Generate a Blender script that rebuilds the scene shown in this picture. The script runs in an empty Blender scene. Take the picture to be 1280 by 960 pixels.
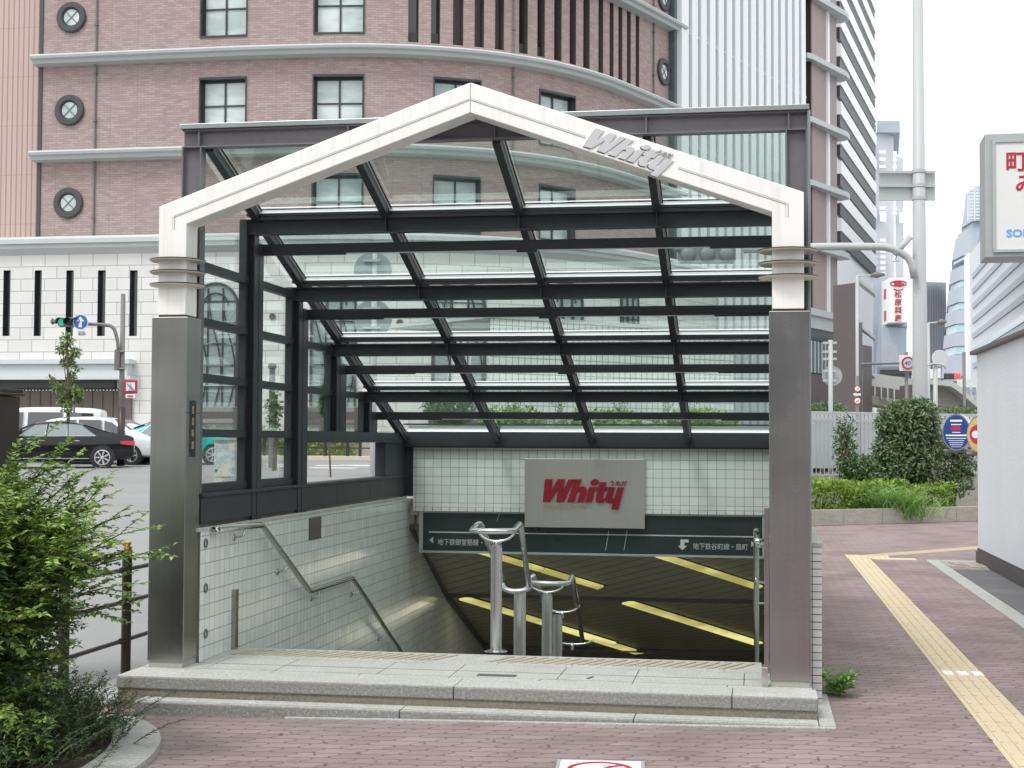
import bpy, math, random
import numpy as np
from mathutils import Vector, Matrix
rnd = random.Random(11)
R = math.radians
sc = bpy.context.scene
COL = sc.collection

# ------------------------------------------------------------------ camera model
F = 1839.76; TH = R(9.4487); PT = R(2.2156); RO = R(.2723)
CP = np.array([-.2884, -9.2, 1.4533])
_fw0 = np.array([-math.sin(TH), math.cos(TH), 0]); _R = np.array([math.cos(TH), math.sin(TH), 0]); _UP = np.array([0, 0, 1.])
_FW = _fw0*math.cos(PT)+_UP*math.sin(PT); _U = -_fw0*math.sin(PT)+_UP*math.cos(PT)
def ray(px, py):
    a, b = px-640, py-480
    return _FW*F+_R*(a*math.cos(RO)+b*math.sin(RO))-_U*(-a*math.sin(RO)+b*math.cos(RO))
def proj(X, Y, Z):
    d = np.array([X, Y, Z])-CP; z = d@_FW; x = F*(d@_R)/z; y = -F*(d@_U)/z
    return 640+x*math.cos(RO)-y*math.sin(RO), 480+x*math.sin(RO)+y*math.cos(RO), z
def onY(px, py, v): d = ray(px, py); return CP+d*(v-CP[1])/d[1]
def onX(px, py, v): d = ray(px, py); return CP+d*(v-CP[0])/d[0]
def onZ(px, py, v): d = ray(px, py); return CP+d*(v-CP[2])/d[2]
def at(px, py, dep): d = ray(px, py); return CP+d/(d@_FW)*dep
def onP(px, py, p0, n):
    d = ray(px, py); n = np.array(n, float); return CP+d*((np.array(p0)-CP)@n)/(d@n)

# ------------------------------------------------------------------ node helpers
class N:
    def __init__(s, name):
        s.m = bpy.data.materials.new(name); s.m.use_nodes = True
        s.t = s.m.node_tree; s.t.nodes.clear()
        s.out = s.t.nodes.new('ShaderNodeOutputMaterial')
    def n(s, typ, **kw):
        x = s.t.nodes.new(typ)
        for k, v in kw.items():
            if k.startswith('i_'):
                key = k[2:].replace('_', ' ')
                x.inputs[key].default_value = v
            else: setattr(x, k, v)
        return x
    def l(s, a, b): s.t.links.new(a, b)
    def coord(s, kind='Object'): return s.n('ShaderNodeTexCoord').outputs[kind]
    def noise(s, vec, scale, detail=3, rough=.55):
        x = s.n('ShaderNodeTexNoise'); x.inputs['Scale'].default_value = scale; x.inputs['Detail'].default_value = detail; x.inputs['Roughness'].default_value = rough
        s.l(vec, x.inputs['Vector']); return x.outputs['Fac']
    def ramp(s, fac, stops):
        x = s.n('ShaderNodeValToRGB'); e = x.color_ramp.elements
        while len(e) < len(stops): e.new(.5)
        for a, (p, c) in zip(e, stops): a.position = p; a.color = (*c, 1) if len(c) == 3 else c
        s.l(fac, x.inputs[0]); return x.outputs[0]
    def mix(s, fac, a, b, mode='MIX'):
        x = s.n('ShaderNodeMix', data_type='RGBA', blend_type=mode)
        for sock, v in ((x.inputs[0], fac), (x.inputs[6], a), (x.inputs[7], b)):
            if isinstance(v, (int, float)): sock.default_value = v
            elif isinstance(v, tuple): sock.default_value = (*v, 1)
            else: s.l(v, sock)
        return x.outputs[2]
    def math(s, op, a, b=None):
        x = s.n('ShaderNodeMath', operation=op)
        for sock, v in zip(x.inputs, (a, b)):
            if v is None: continue
            if isinstance(v, (int, float)): sock.default_value = v
            else: s.l(v, sock)
        return x.outputs[0]
    def swz(s, vec, order, scale=(1, 1, 1)):
        sp = s.n('ShaderNodeSeparateXYZ'); s.l(vec, sp.inputs[0]); cb = s.n('ShaderNodeCombineXYZ')
        for i, c in enumerate(order):
            if c in 'xyz':
                o = sp.outputs['xyz'.index(c)]
                if scale[i] != 1: o = s.math('MULTIPLY', o, scale[i])
                s.l(o, cb.inputs[i])
        return cb.outputs[0]
    def pbr(s, col, rough=.5, metal=0, bump=None, bs=.2, bd=.01, spec=None, emit=None, es=1):
        p = s.n('ShaderNodeBsdfPrincipled')
        if isinstance(col, tuple): p.inputs['Base Color'].default_value = (*col, 1)
        else: s.l(col, p.inputs['Base Color'])
        if isinstance(rough, (int, float)): p.inputs['Roughness'].default_value = rough
        else: s.l(rough, p.inputs['Roughness'])
        p.inputs['Metallic'].default_value = metal
        if spec is not None: p.inputs['Specular IOR Level'].default_value = spec
        if bump is not None:
            b = s.n('ShaderNodeBump'); b.inputs['Strength'].default_value = bs; b.inputs['Distance'].default_value = bd
            s.l(bump, b.inputs['Height']); s.l(b.outputs[0], p.inputs['Normal'])
        if emit:
            p.inputs['Emission Color'].default_value = (*emit, 1); p.inputs['Emission Strength'].default_value = es
        s.l(p.outputs[0], s.out.inputs[0]); return s.m

def c3(c, k): return tuple(min(1, max(0, x*k)) for x in c)
def simple(name, col, rough=.5, metal=0, var=.12, scale=6, spec=None):
    a = N(name); v = a.coord(); f = a.noise(v, scale, 4)
    f2 = a.noise(v, scale*9, 2)
    c = a.mix(a.math('MULTIPLY', a.math('ADD', f, f2), .5), c3(col, 1-var*1.6), c3(col, 1+var*1.6))
    r = a.math('ADD', a.math('MULTIPLY', f, .2), max(.02, rough-.1))
    return a.pbr(c, r, metal, spec=spec)

def steel(name, col, rough, sheen=(1, 1, .03), var=.18):
    a = N(name); v = a.coord(); vv = a.swz(v, 'xyz', (60, 60, 1.2)); f = a.noise(vv, 1, 3)
    g = a.noise(v, 1.7, 4); c = a.mix(g, c3(col, 1-var), c3(col, 1+var)); c = a.mix(a.math('MULTIPLY', f, .5), c, c3(col, .62))  # streaks darken the colour: partly brushed grain, partly stand-in for streak reflections
    sc_ = a.ramp(a.noise(a.swz(v, 'xyz', (3, 3, 9)), 2.2, 6, .7), [(.62, (0, 0, 0)), (.75, (1, 1, 1))])
    c = a.mix(a.math('MULTIPLY', sc_, .15), c, (.6, .58, .55))
    r = a.math('ADD', a.math('MULTIPLY', g, .22), rough-.1)
    return a.pbr(c, r, 1, bump=f, bs=.04, bd=.003)

def tiles(name, order, w, h, col, grout, mortar=.05, off=0, rough=.25, var=.06, dirt=.25, bump=.25, uv=False, freq=2):
    a = N(name); v = a.coord('UV' if uv else 'Object'); p = a.swz(v, order)
    b = a.n('ShaderNodeTexBrick', offset=off, offset_frequency=freq, squash=1); b.inputs['Scale'].default_value = 1
    b.inputs['Brick Width'].default_value = w; b.inputs['Row Height'].default_value = h; b.inputs['Mortar Size'].default_value = mortar*min(w, h)
    b.inputs['Mortar Smooth'].default_value = .15; b.inputs['Bias'].default_value = 0
    b.inputs['Color1'].default_value = (*c3(col, 1-var), 1); b.inputs['Color2'].default_value = (*c3(col, 1+var), 1); b.inputs['Mortar'].default_value = (*grout, 1)
    a.l(p, b.inputs['Vector'])
    d = a.ramp(a.noise(a.swz(p, 'xyz', (1, .35, 1)), 1.6, 6, .65), [(.42, (0, 0, 0)), (.75, (1, 1, 1))])
    c = a.mix(a.math('MULTIPLY', d, dirt), b.outputs[0], c3(col, .55))
    hgt = a.math('SUBTRACT', 1, b.outputs['Fac'])
    r = a.math('ADD', a.math('MULTIPLY', b.outputs['Fac'], .5), rough)
    return a.pbr(c, r, 0, bump=hgt, bs=bump, bd=.006)

M = {}
def mk():
    # painted white metal panels of the portal: faint rain streaks
    a = N('white_panel'); v = a.coord(); st = a.noise(a.swz(v, 'xyz', (14, 14, .8)), 1, 5, .6); g = a.noise(v, 2.5, 5)
    c = a.mix(g, (.84, .835, .80), (.89, .885, .86)); c = a.mix(a.math('MULTIPLY', a.ramp(st, [(.5, (0, 0, 0)), (.8, (1, 1, 1))]), .35), c, (.5, .45, .36))
    M['white'] = a.pbr(c, .38)
    M['soffit'] = simple('weathered_white', (.66, .62, .52), .5, var=.15, scale=5)
    M['ring_edge'] = simple('dark_ring_edge', (.05, .042, .035), .4)
    M['pillar'] = steel('pillar_steel', (.47, .47, .45), .29, var=.14)
    M['pillar2'] = steel('pillar_steel_brown', (.42, .412, .405), .25, var=.14)
    M['chrome'] = steel('polished_stainless', (.66, .66, .66), .2, var=.06)
    M['plate'] = steel('brushed_plate', (.62, .62, .58), .42, var=.06)
    M['letter_steel'] = simple('letter_silver', (.60, .61, .62), .3, .35, var=.05)
    M['frame'] = simple('charcoal_paint', (.036, .042, .046), .45, var=.25, scale=3, spec=.28)
    M['frame_front'] = simple('skylit_frame_paint', (.135, .128, .14), .42, var=.14, scale=3)  # same frame paint in a lighter copy, standing for skylight on the front
    M['flash'] = steel('galvanised_flashing', (.36, .40, .40), .33, var=.35)
    M['gasket'] = simple('pale_glazing_strip', (.62, .63, .64), .4)
    M['plinth'] = simple('grey_plinth', (.38, .37, .34), .6)
    # granite
    def granite(name, base, rough, coarse, dirt=0):
        a = N(name); v = a.coord(); n1 = a.ramp(a.noise(v, 62, 2, .8), [(.34, (0, 0, 0)), (.66, (1, 1, 1))]); n2 = a.noise(v, 45, 3, .7); n3 = a.noise(v, 1.3, 5)
        c = a.mix(n1, c3(base, .5), c3(base, 1.42)); c = a.mix(a.ramp(n2, [(.42, (0, 0, 0)), (.62, (1, 1, 1))]), c, c3(base, .8))
        c = a.mix(a.math('MULTIPLY', n3, .5), c, c3(base, .72))
        if dirt:
            dd = a.ramp(a.noise(a.swz(v, 'xyz', (1.2, 1.2, 5)), 3, 6, .7), [(.4, (0, 0, 0)), (.65, (1, 1, 1))]); c = a.mix(a.math('MULTIPLY', dd, dirt), c, (.22, .2, .15))
        M[name] = a.pbr(c, rough, bump=n2, bs=coarse, bd=.008)
    granite('granite_top', (.56, .565, .535), .55, .08, .22)
    granite('granite_rough', (.31, .31, .30), .85, .9, .25)  # coarse riser stone, also darkened to stand for the less lit fronts
    granite('granite_base', (.25, .235, .195), .85, .5, .75)
    granite('granite_kerb', (.46, .47, .45), .7, .3, .25)
    granite('concrete', (.40, .38, .34), .85, .2, .5)
    M['tactile_strip'] = simple('tread_strip', (.42, .37, .28), .7, var=.3, scale=12)
    M['groove'] = simple('joint_dark', (.10, .10, .095), .8)
    M['tile_left'] = tiles('white_tile_side', 'yz', .093, .0935, (.76, .785, .76), (.16, .16, .15), .022, rough=.16, var=.06, dirt=.22)
    M['tile_rear'] = tiles('white_tile_rear', 'xz', .0935, .0935, (.76, .79, .765), (.22, .23, .22), .026, rough=.25, var=.05, dirt=.15)
    M['tile_small'] = tiles('small_white_tile', 'xz', .0935, .047, (.74, .74, .72), (.12, .12, .12), .07, rough=.3, dirt=.15)
    M['signboard'] = simple('dark_green_signboard', (.024, .038, .037), .3, var=.2, scale=2)
    M['sign_white'] = simple('pale_lettering', (.55, .58, .56), .5, var=.04)
    M['red'] = simple('red_letter', (.27, .008, .018), .35, var=.06)
    M['signred'] = simple('sign_red', (.44, .02, .045), .4, var=.04)
    M['blue'] = simple('sign_blue', (.02, .12, .42), .4, var=.06)
    M['blue2'] = simple('plaque_blue', (.012, .05, .22), .3, var=.06)
    M['cyanblue'] = simple('letter_blue', (.16, .42, .80), .4, var=.04)
    M['gold'] = simple('brass', (.62, .45, .16), .3, 1, var=.08)
    M['goldtext'] = simple('gold_letter', (.55, .40, .15), .4, var=.1)
    M['navy'] = simple('navy_plate', (.012, .02, .03), .3)
    M['sheetwhite'] = simple('white_sheet', (.74, .75, .74), .5, var=.03)
    M['black'] = simple('black_rubber', (.018, .018, .018), .6)
    M['brown_metal'] = simple('brown_fence_paint', (.036, .026, .022), .4)
    M['galv'] = simple('pole_grey', (.43, .45, .45), .45, var=.05, scale=2)
    M['discgrey'] = simple('sign_back_grey', (.27, .31, .32), .5)
    M['inlay_shadow'] = simple('inlay_shadow_grey', (.30, .30, .29), .6)  # grey for the painted shadow edge of the gable line
    M['signalgrey'] = simple('signal_back_grey', (.20, .22, .23), .5)
    M['darkpole'] = simple('dark_pole_grey', (.16, .15, .15), .45)
    M['alu'] = simple('sign_back_aluminium', (.42, .45, .45), .45, .3, var=.06)
    # stairwell ceiling: diagonal metal slats
    a = N('slat_ceiling'); v = a.coord(); sp = a.n('ShaderNodeSeparateXYZ'); a.l(v, sp.inputs[0])
    u = a.math('ADD', a.math('MULTIPLY', sp.outputs[0], .62), a.math('MULTIPLY', sp.outputs[1], 1.0))
    fr = a.math('FRACT', a.math('MULTIPLY', u, 6.2)); line = a.ramp(fr, [(.0, (0, 0, 0)), (.08, (1, 1, 1)), (.92, (1, 1, 1)), (1, (0, 0, 0))])
    c = a.mix(line, (.03, .028, .022), (.54, .50, .42)); g = a.noise(v, 1.2, 4); c = a.mix(a.math('MULTIPLY', g, .6), c, (.30, .26, .20))
    M['slats'] = a.pbr(c, .35, .2, bump=line, bs=.5, bd=.02)
    M['tunnel'] = simple('dim_wall', (.20, .20, .18), .6)
    a = N('yellow_lamp'); e = a.n('ShaderNodeEmission'); f = a.ramp(a.noise(a.coord(), 1.5, 2), [(.35, (0, 0, 0)), (.62, (1, 1, 1))])
    a.l(a.mix(f, (.32, .29, .09), (.72, .67, .26)), e.inputs[0]); e.inputs[1].default_value = .85; a.l(e.outputs[0], a.out.inputs[0]); M['lamp'] = a.m
    # glass
    def glass(name, tint, spec=.6, haze=.0):
        a = N(name); tr = a.n('ShaderNodeBsdfTransparent'); tr.inputs[0].default_value = (*tint, 1)
        gl = a.n('ShaderNodeBsdfGlossy'); gl.inputs['Roughness'].default_value = .02; gl.inputs[0].default_value = (.9, .95, .93, 1)
        fr = a.n('ShaderNodeFresnel'); fr.inputs[0].default_value = 1.45
        mx = a.n('ShaderNodeMixShader'); a.l(a.math('MULTIPLY', fr.outputs[0], spec), mx.inputs[0]); a.l(tr.outputs[0], mx.inputs[1]); a.l(gl.outputs[0], mx.inputs[2])
        o = mx.outputs[0]
        if haze:
            df = a.n('ShaderNodeBsdfTranslucent'); df.inputs[0].default_value = (.8, .88, .84, 1)
            dirt = a.ramp(a.noise(a.coord(), 3.5, 6, .7), [(.35, (.4, .4, .4)), (.7, (1, 1, 1))])
            m2 = a.n('ShaderNodeMixShader'); a.l(a.math('MULTIPLY', dirt, haze), m2.inputs[0]); a.l(o, m2.inputs[1]); a.l(df.outputs[0], m2.inputs[2]); o = m2.outputs[0]
        a.l(o, a.out.inputs[0]); M[name] = a.m
    glass('roof_glass', (.895, .948, .928), .22, .004)
    glass('side_glass', (.965, .985, .977), .3, .004)
    M['riser'] = simple('sky_white_flashing', (.86, .87, .87), .4, var=.03)  # white put in for sky reflected on flashings and glazing edges
    # facade
    a = N('pink_brick'); v = a.coord('UV'); b = a.n('ShaderNodeTexBrick', offset=.5); b.inputs['Scale'].default_value = 1
    b.inputs['Brick Width'].default_value = .33; b.inputs['Row Height'].default_value = .098; b.inputs['Mortar Size'].default_value = .010; b.inputs['Mortar Smooth'].default_value = .3
    b.inputs['Color1'].default_value = (.315, .238, .228, 1); b.inputs['Color2'].default_value = (.42, .335, .32, 1); b.inputs['Mortar'].default_value = (.25, .19, .186, 1); b.inputs['Bias'].default_value = .05
    a.l(v, b.inputs['Vector']); g = a.noise(a.swz(v, 'xyz', (.4, .25, 1)), 1, 5); c = a.mix(a.math('MULTIPLY', g, .35), b.outputs[0], (.27, .19, .185))
    sp = a.n('ShaderNodeSeparateXYZ'); a.l(v, sp.inputs[0]); fr = a.math('FRACT', a.math('MULTIPLY', sp.outputs[0], .82)); pj = a.ramp(fr, [(0, (1, 1, 1)), (.018, (1, 1, 1)), (.03, (0, 0, 0))])
    c = a.mix(a.math('MULTIPLY', pj, .35), c, (.2, .14, .14)); M['brick'] = a.pbr(c, .75, bump=a.math('SUBTRACT', 1, b.outputs['Fac']), bs=.3, bd=.02)
    M['stone'] = tiles('white_stone', 'xy', 1.05, .5, (.66, .655, .64), (.38, .38, .37), .035, .5, .6, .05, .12, uv=True)
    a = N('ribbed_panel'); v = a.coord('UV'); sp = a.n('ShaderNodeSeparateXYZ'); a.l(v, sp.inputs[0]); fr = a.math('FRACT', a.math('MULTIPLY', sp.outputs[0], 4.2))
    rb = a.ramp(fr, [(0, (0, 0, 0)), (.18, (1, 1, 1)), (.8, (1, 1, 1)), (.95, (0, 0, 0))]); fy = a.math('FRACT', a.math('MULTIPLY', sp.outputs[1], .47)); jl = a.ramp(fy, [(0, (1, 1, 1)), (.02, (0, 0, 0))])
    c = a.mix(rb, (.30, .215, .195), (.48, .355, .325)); c = a.mix(a.math('MULTIPLY', jl, .5), c, (.2, .15, .14)); M['ribbed'] = a.pbr(c, .6, bump=rb, bs=.5, bd=.04)
    M['ledge'] = simple('pale_ledge', (.47, .50, .50), .5, var=.08, scale=1.2)
    M['darkstone'] = simple('dark_trim', (.055, .055, .058), .5)
    M['winframe'] = simple('dark_window_frame', (.035, .042, .045), .4)
    a = N('window_with_blind'); v = a.coord(); n1 = a.noise(a.swz(v, 'xyz', (.6, .6, 1.4)), .9, 3); c = a.mix(a.ramp(n1, [(.38, (0, 0, 0)), (.62, (1, 1, 1))]), (.38, .47, .46), (.62, .70, .68)); M['blind'] = a.pbr(c, .12, spec=.7)
    M['darkglass'] = N('dark_glass').pbr((.02, .025, .028), .06, spec=.8)
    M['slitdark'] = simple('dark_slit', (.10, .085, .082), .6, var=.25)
    a = N('ornate_glass'); v = a.coord('UV'); w = a.n('ShaderNodeTexWave', wave_type='RINGS', rings_direction='SPHERICAL'); w.inputs['Scale'].default_value = 1.6; w.inputs['Distortion'].default_value = 7; w.inputs['Detail'].default_value = 1
    a.l(v, w.inputs['Vector']); ln = a.ramp(w.outputs['Fac'], [(.42, (1, 1, 1)), (.5, (0, 0, 0)), (.58, (1, 1, 1))]); c = a.mix(ln, (.06, .07, .07), (.30, .37, .36)); M['ornate'] = a.pbr(c, .15, spec=.6)
    M['shutter'] = simple('brown_shutter', (.105, .088, .07), .5, var=.1, scale=1)
    M['canopywhite'] = simple('canopy_grey_white', (.55, .58, .60), .45, var=.05)
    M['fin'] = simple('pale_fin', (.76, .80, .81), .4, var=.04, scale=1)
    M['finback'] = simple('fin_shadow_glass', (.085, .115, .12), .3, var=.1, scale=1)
    M['pier'] = simple('pier_brick', (.34, .27, .27), .7, var=.12, scale=2)
    M['stripe_white'] = simple('white_band', (.82, .84, .85), .4, var=.05, scale=.5)
    M['stripe_dark'] = simple('dark_louvre', (.035, .04, .04), .5)
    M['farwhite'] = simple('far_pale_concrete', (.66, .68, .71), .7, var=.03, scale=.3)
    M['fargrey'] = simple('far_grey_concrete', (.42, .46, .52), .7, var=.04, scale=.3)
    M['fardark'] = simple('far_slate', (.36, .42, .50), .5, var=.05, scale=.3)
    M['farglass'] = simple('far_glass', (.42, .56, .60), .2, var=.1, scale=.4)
    M['farwindow'] = simple('far_bright_window', (.85, .87, .88), .3, var=.03)
    M['brownwall'] = simple('brown_clad_wall', (.12, .10, .10), .6, var=.15)
    M['rough_white'] = None
    a = N('stucco'); v = a.coord(); n = a.noise(v, 30, 4, .7); n3 = a.noise(a.swz(v, 'xyz', (1, 1, .3)), 1.4, 5); c = a.mix(n, (.54, .58, .62), (.76, .80, .84)); c = a.mix(a.math('MULTIPLY', n3, .35), c, (.44, .46, .48)); M['rough_white'] = a.pbr(c, .85, bump=n, bs=.6, bd=.012)
    M['wallbase'] = simple('dark_wall_base', (.07, .065, .065), .7)
    M['tile_kiosk'] = tiles('kiosk_tile', 'uz' if False else 'xy', .17, .17, (.70, .74, .71), (.30, .33, .31), .07, 0, .3, .04, .08, uv=True)
    # ground
    a = N('asphalt'); v = a.coord(); n1 = a.noise(v, 60, 3, .7); n2 = a.noise(v, .35, 5); c = a.mix(n1, (.20, .205, .205), (.34, .345, .34)); c = a.mix(a.math('MULTIPLY', a.ramp(n2, [(.35, (0, 0, 0)), (.65, (1, 1, 1))]), .6), c, (.21, .215, .22)); M['asphalt'] = a.pbr(c, .85, bump=n1, bs=.2, bd=.006)
    a = N('dark_asphalt'); v = a.coord(); n1 = a.noise(v, 70, 3, .7); n2 = a.noise(v, 1.6, 5); c = a.mix(n1, (.07, .07, .075), (.15, .15, .155)); c = a.mix(a.ramp(n2, [(.5, (0, 0, 0)), (.7, (.6, .6, .6))]), c, (.2, .195, .18)); M['dark_asphalt'] = a.pbr(c, .8, bump=n1, bs=.2, bd=.006)
    # interlocking wavy pavers
    a = N('pink_pavers'); v = a.coord(); sp = a.n('ShaderNodeSeparateXYZ'); a.l(v, sp.inputs[0]); X, Y = sp.outputs[0], sp.outputs[1]
    H, L = .118, .238
    sx = a.math('MULTIPLY', a.math('SINE', a.math('MULTIPLY', Y, 2*math.pi/H)), .023); sy = a.math('MULTIPLY', a.math('SINE', a.math('MULTIPLY', X, 4*math.pi/L)), .005)
    cb = a.n('ShaderNodeCombineXYZ'); a.l(a.math('ADD', X, sx), cb.inputs[0]); a.l(a.math('ADD', Y, sy), cb.inputs[1])
    b = a.n('ShaderNodeTexBrick', offset=.5); b.inputs['Scale'].default_value = 1; b.inputs['Brick Width'].default_value = L; b.inputs['Row Height'].default_value = H; b.inputs['Mortar Size'].default_value = .0062; b.inputs['Mortar Smooth'].default_value = .25; b.inputs['Bias'].default_value = 0
    b.inputs['Color1'].default_value = (.205, .145, .142, 1); b.inputs['Color2'].default_value = (.295, .218, .213, 1); b.inputs['Mortar'].default_value = (.035, .026, .026, 1); a.l(cb.outputs[0], b.inputs['Vector'])
    n1 = a.noise(v, 90, 3, .8); n2 = a.noise(v, .9, 6, .6); n4 = a.noise(v, 6, 4)
    c = a.mix(a.math('MULTIPLY', n1, .6), b.outputs[0], (.33, .27, .265)); c = a.mix(a.math('MULTIPLY', a.ramp(n2, [(.42, (0, 0, 0)), (.66, (1, 1, 1))]), .55), c, (.11, .085, .082))
    c = a.mix(a.math('MULTIPLY', a.ramp(n4, [(.64, (0, 0, 0)), (.72, (1, 1, 1))]), .3), c, (.07, .06, .055))
    gm = a.ramp(a.noise(v, 17, 2), [(.70, (0, 0, 0)), (.735, (1, 1, 1))]); c = a.mix(a.math('MULTIPLY', gm, .5), c, (.05, .045, .045))
    M['pavers'] = a.pbr(c, .8, bump=a.math('SUBTRACT', a.math('MULTIPLY', n1, .25), b.outputs['Fac']), bs=.55, bd=.006)
    a = N('yellow_tactile'); v = a.coord(); n1 = a.noise(v, 5, 5, .65); n2 = a.noise(v, 34, 3, .7); c = a.mix(n1, (.50, .415, .27), (.64, .55, .38)); c = a.mix(a.math('MULTIPLY', a.ramp(n2, [(.60, (0, 0, 0)), (.70, (1, 1, 1))]), .45), c, (.25, .21, .15)); sp = a.n('ShaderNodeSeparateXYZ'); a.l(v, sp.inputs[0]); fy_ = a.ramp(a.math('FRACT', a.math('MULTIPLY', a.math('ADD', sp.outputs[1], .05), 3.3333)), [(0, (1, 1, 1)), (.02, (0, 0, 0))]); c = a.mix(a.math('MULTIPLY', fy_, .5), c, (.2, .16, .12)); M['tactile'] = a.pbr(c, .75, bump=n2, bs=.2, bd=.004)
    M['paint'] = simple('road_paint', (.70, .70, .68), .7, var=.08, scale=5)
    M['soil'] = simple('soil', (.07, .05, .035), .9, var=.3, scale=9)
    M['lightpave'] = simple('pale_sidewalk', (.52, .47, .41), .8, var=.06, scale=2)
    M['bark'] = simple('bark', (.10, .075, .05), .85, var=.25, scale=14)
    def leaf(name, c1, c2, c3_):
        a = N(name); oi = a.n('ShaderNodeNewGeometry'); r_ = oi.outputs['Random Per Island']
        col = a.ramp(r_, [(0, c1), (.55, c2), (1, c3_)])
        p = a.n('ShaderNodeBsdfPrincipled'); a.l(col, p.inputs['Base Color']); p.inputs['Roughness'].default_value = .5
        t = a.n('ShaderNodeBsdfTranslucent'); a.l(col, t.inputs[0]); mx = a.n('ShaderNodeMixShader'); mx.inputs[0].default_value = .32
        a.l(p.outputs[0], mx.inputs[1]); a.l(t.outputs[0], mx.inputs[2]); a.l(mx.outputs[0], a.out.inputs[0]); M[name] = a.m
    leaf('leaf_fresh', (.09, .18, .03), (.21, .36, .06), (.40, .55, .14))
    leaf('leaf_mid', (.04, .085, .025), (.075, .16, .04), (.15, .26, .07))
    leaf('leaf_dark', (.06, .115, .045), (.14, .22, .09), (.32, .40, .22))
    leaf('leaf_hedge', (.08, .16, .02), (.19, .31, .04), (.36, .50, .08))
    leaf('leaf_grass', (.11, .24, .05), (.22, .42, .10), (.40, .60, .22))
    leaf('leaf_tree', (.10, .16, .04), (.20, .28, .08), (.42, .46, .26))
    leaf('leaf_twig', (.03, .07, .025), (.07, .14, .045), (.13, .21, .08))
    # cars
    def paint(name, col, rough=.12):
        a = N(name); p = a.n('ShaderNodeBsdfPrincipled'); p.inputs['Base Color'].default_value = (*col, 1); p.inputs['Roughness'].default_value = rough; p.inputs['Coat Weight'].default_value = .25; p.inputs['Coat Roughness'].default_value = .03; p.inputs['Specular IOR Level'].default_value = .35
        a.l(p.outputs[0], a.out.inputs[0]); M[name] = a.m
    paint('car_black', (.008, .008, .01)); paint('car_white', (.72, .73, .74)); paint('car_teal', (.0, .42, .36), .2)
    M['carglass'] = N('car_glass').pbr((.05, .06, .065), .03, spec=1.0)
    M['carglass_pale'] = N('car_glass_pale').pbr((.22, .26, .28), .03, spec=1.0)
    M['rim'] = simple('alloy_rim', (.60, .60, .62), .3, .6)
    M['taillight'] = N('tail_light').pbr((.45, .01, .03), .15, spec=.7)
    M['headlight'] = N('head_light').pbr((.7, .72, .74), .1, spec=.7)
    M['siglens'] = N('signal_lens_green').pbr((.02, .35, .22), .3, emit=(.05, .8, .5), es=.35)
    M['sigred'] = N('signal_lens_red').pbr((.6, .02, .03), .3, emit=(1, .05, .06), es=1.6)
    M['lens_off'] = simple('unlit_lens', (.05, .05, .05), .25)
    # graffiti box
    a = N('tagged_cabinet'); v = a.coord(); n = a.noise(a.swz(v, 'xyz', (1, 1, 1)), 5.5, 4, .6); w = a.ramp(n, [(.50, (0, 0, 0)), (.54, (1, 1, 1)), (.58, (1, 1, 1)), (.62, (0, 0, 0))]); c = a.mix(w, (.50, .50, .44), (.26, .36, .42)); M['cabinet'] = a.pbr(c, .6)
mk()

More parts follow.
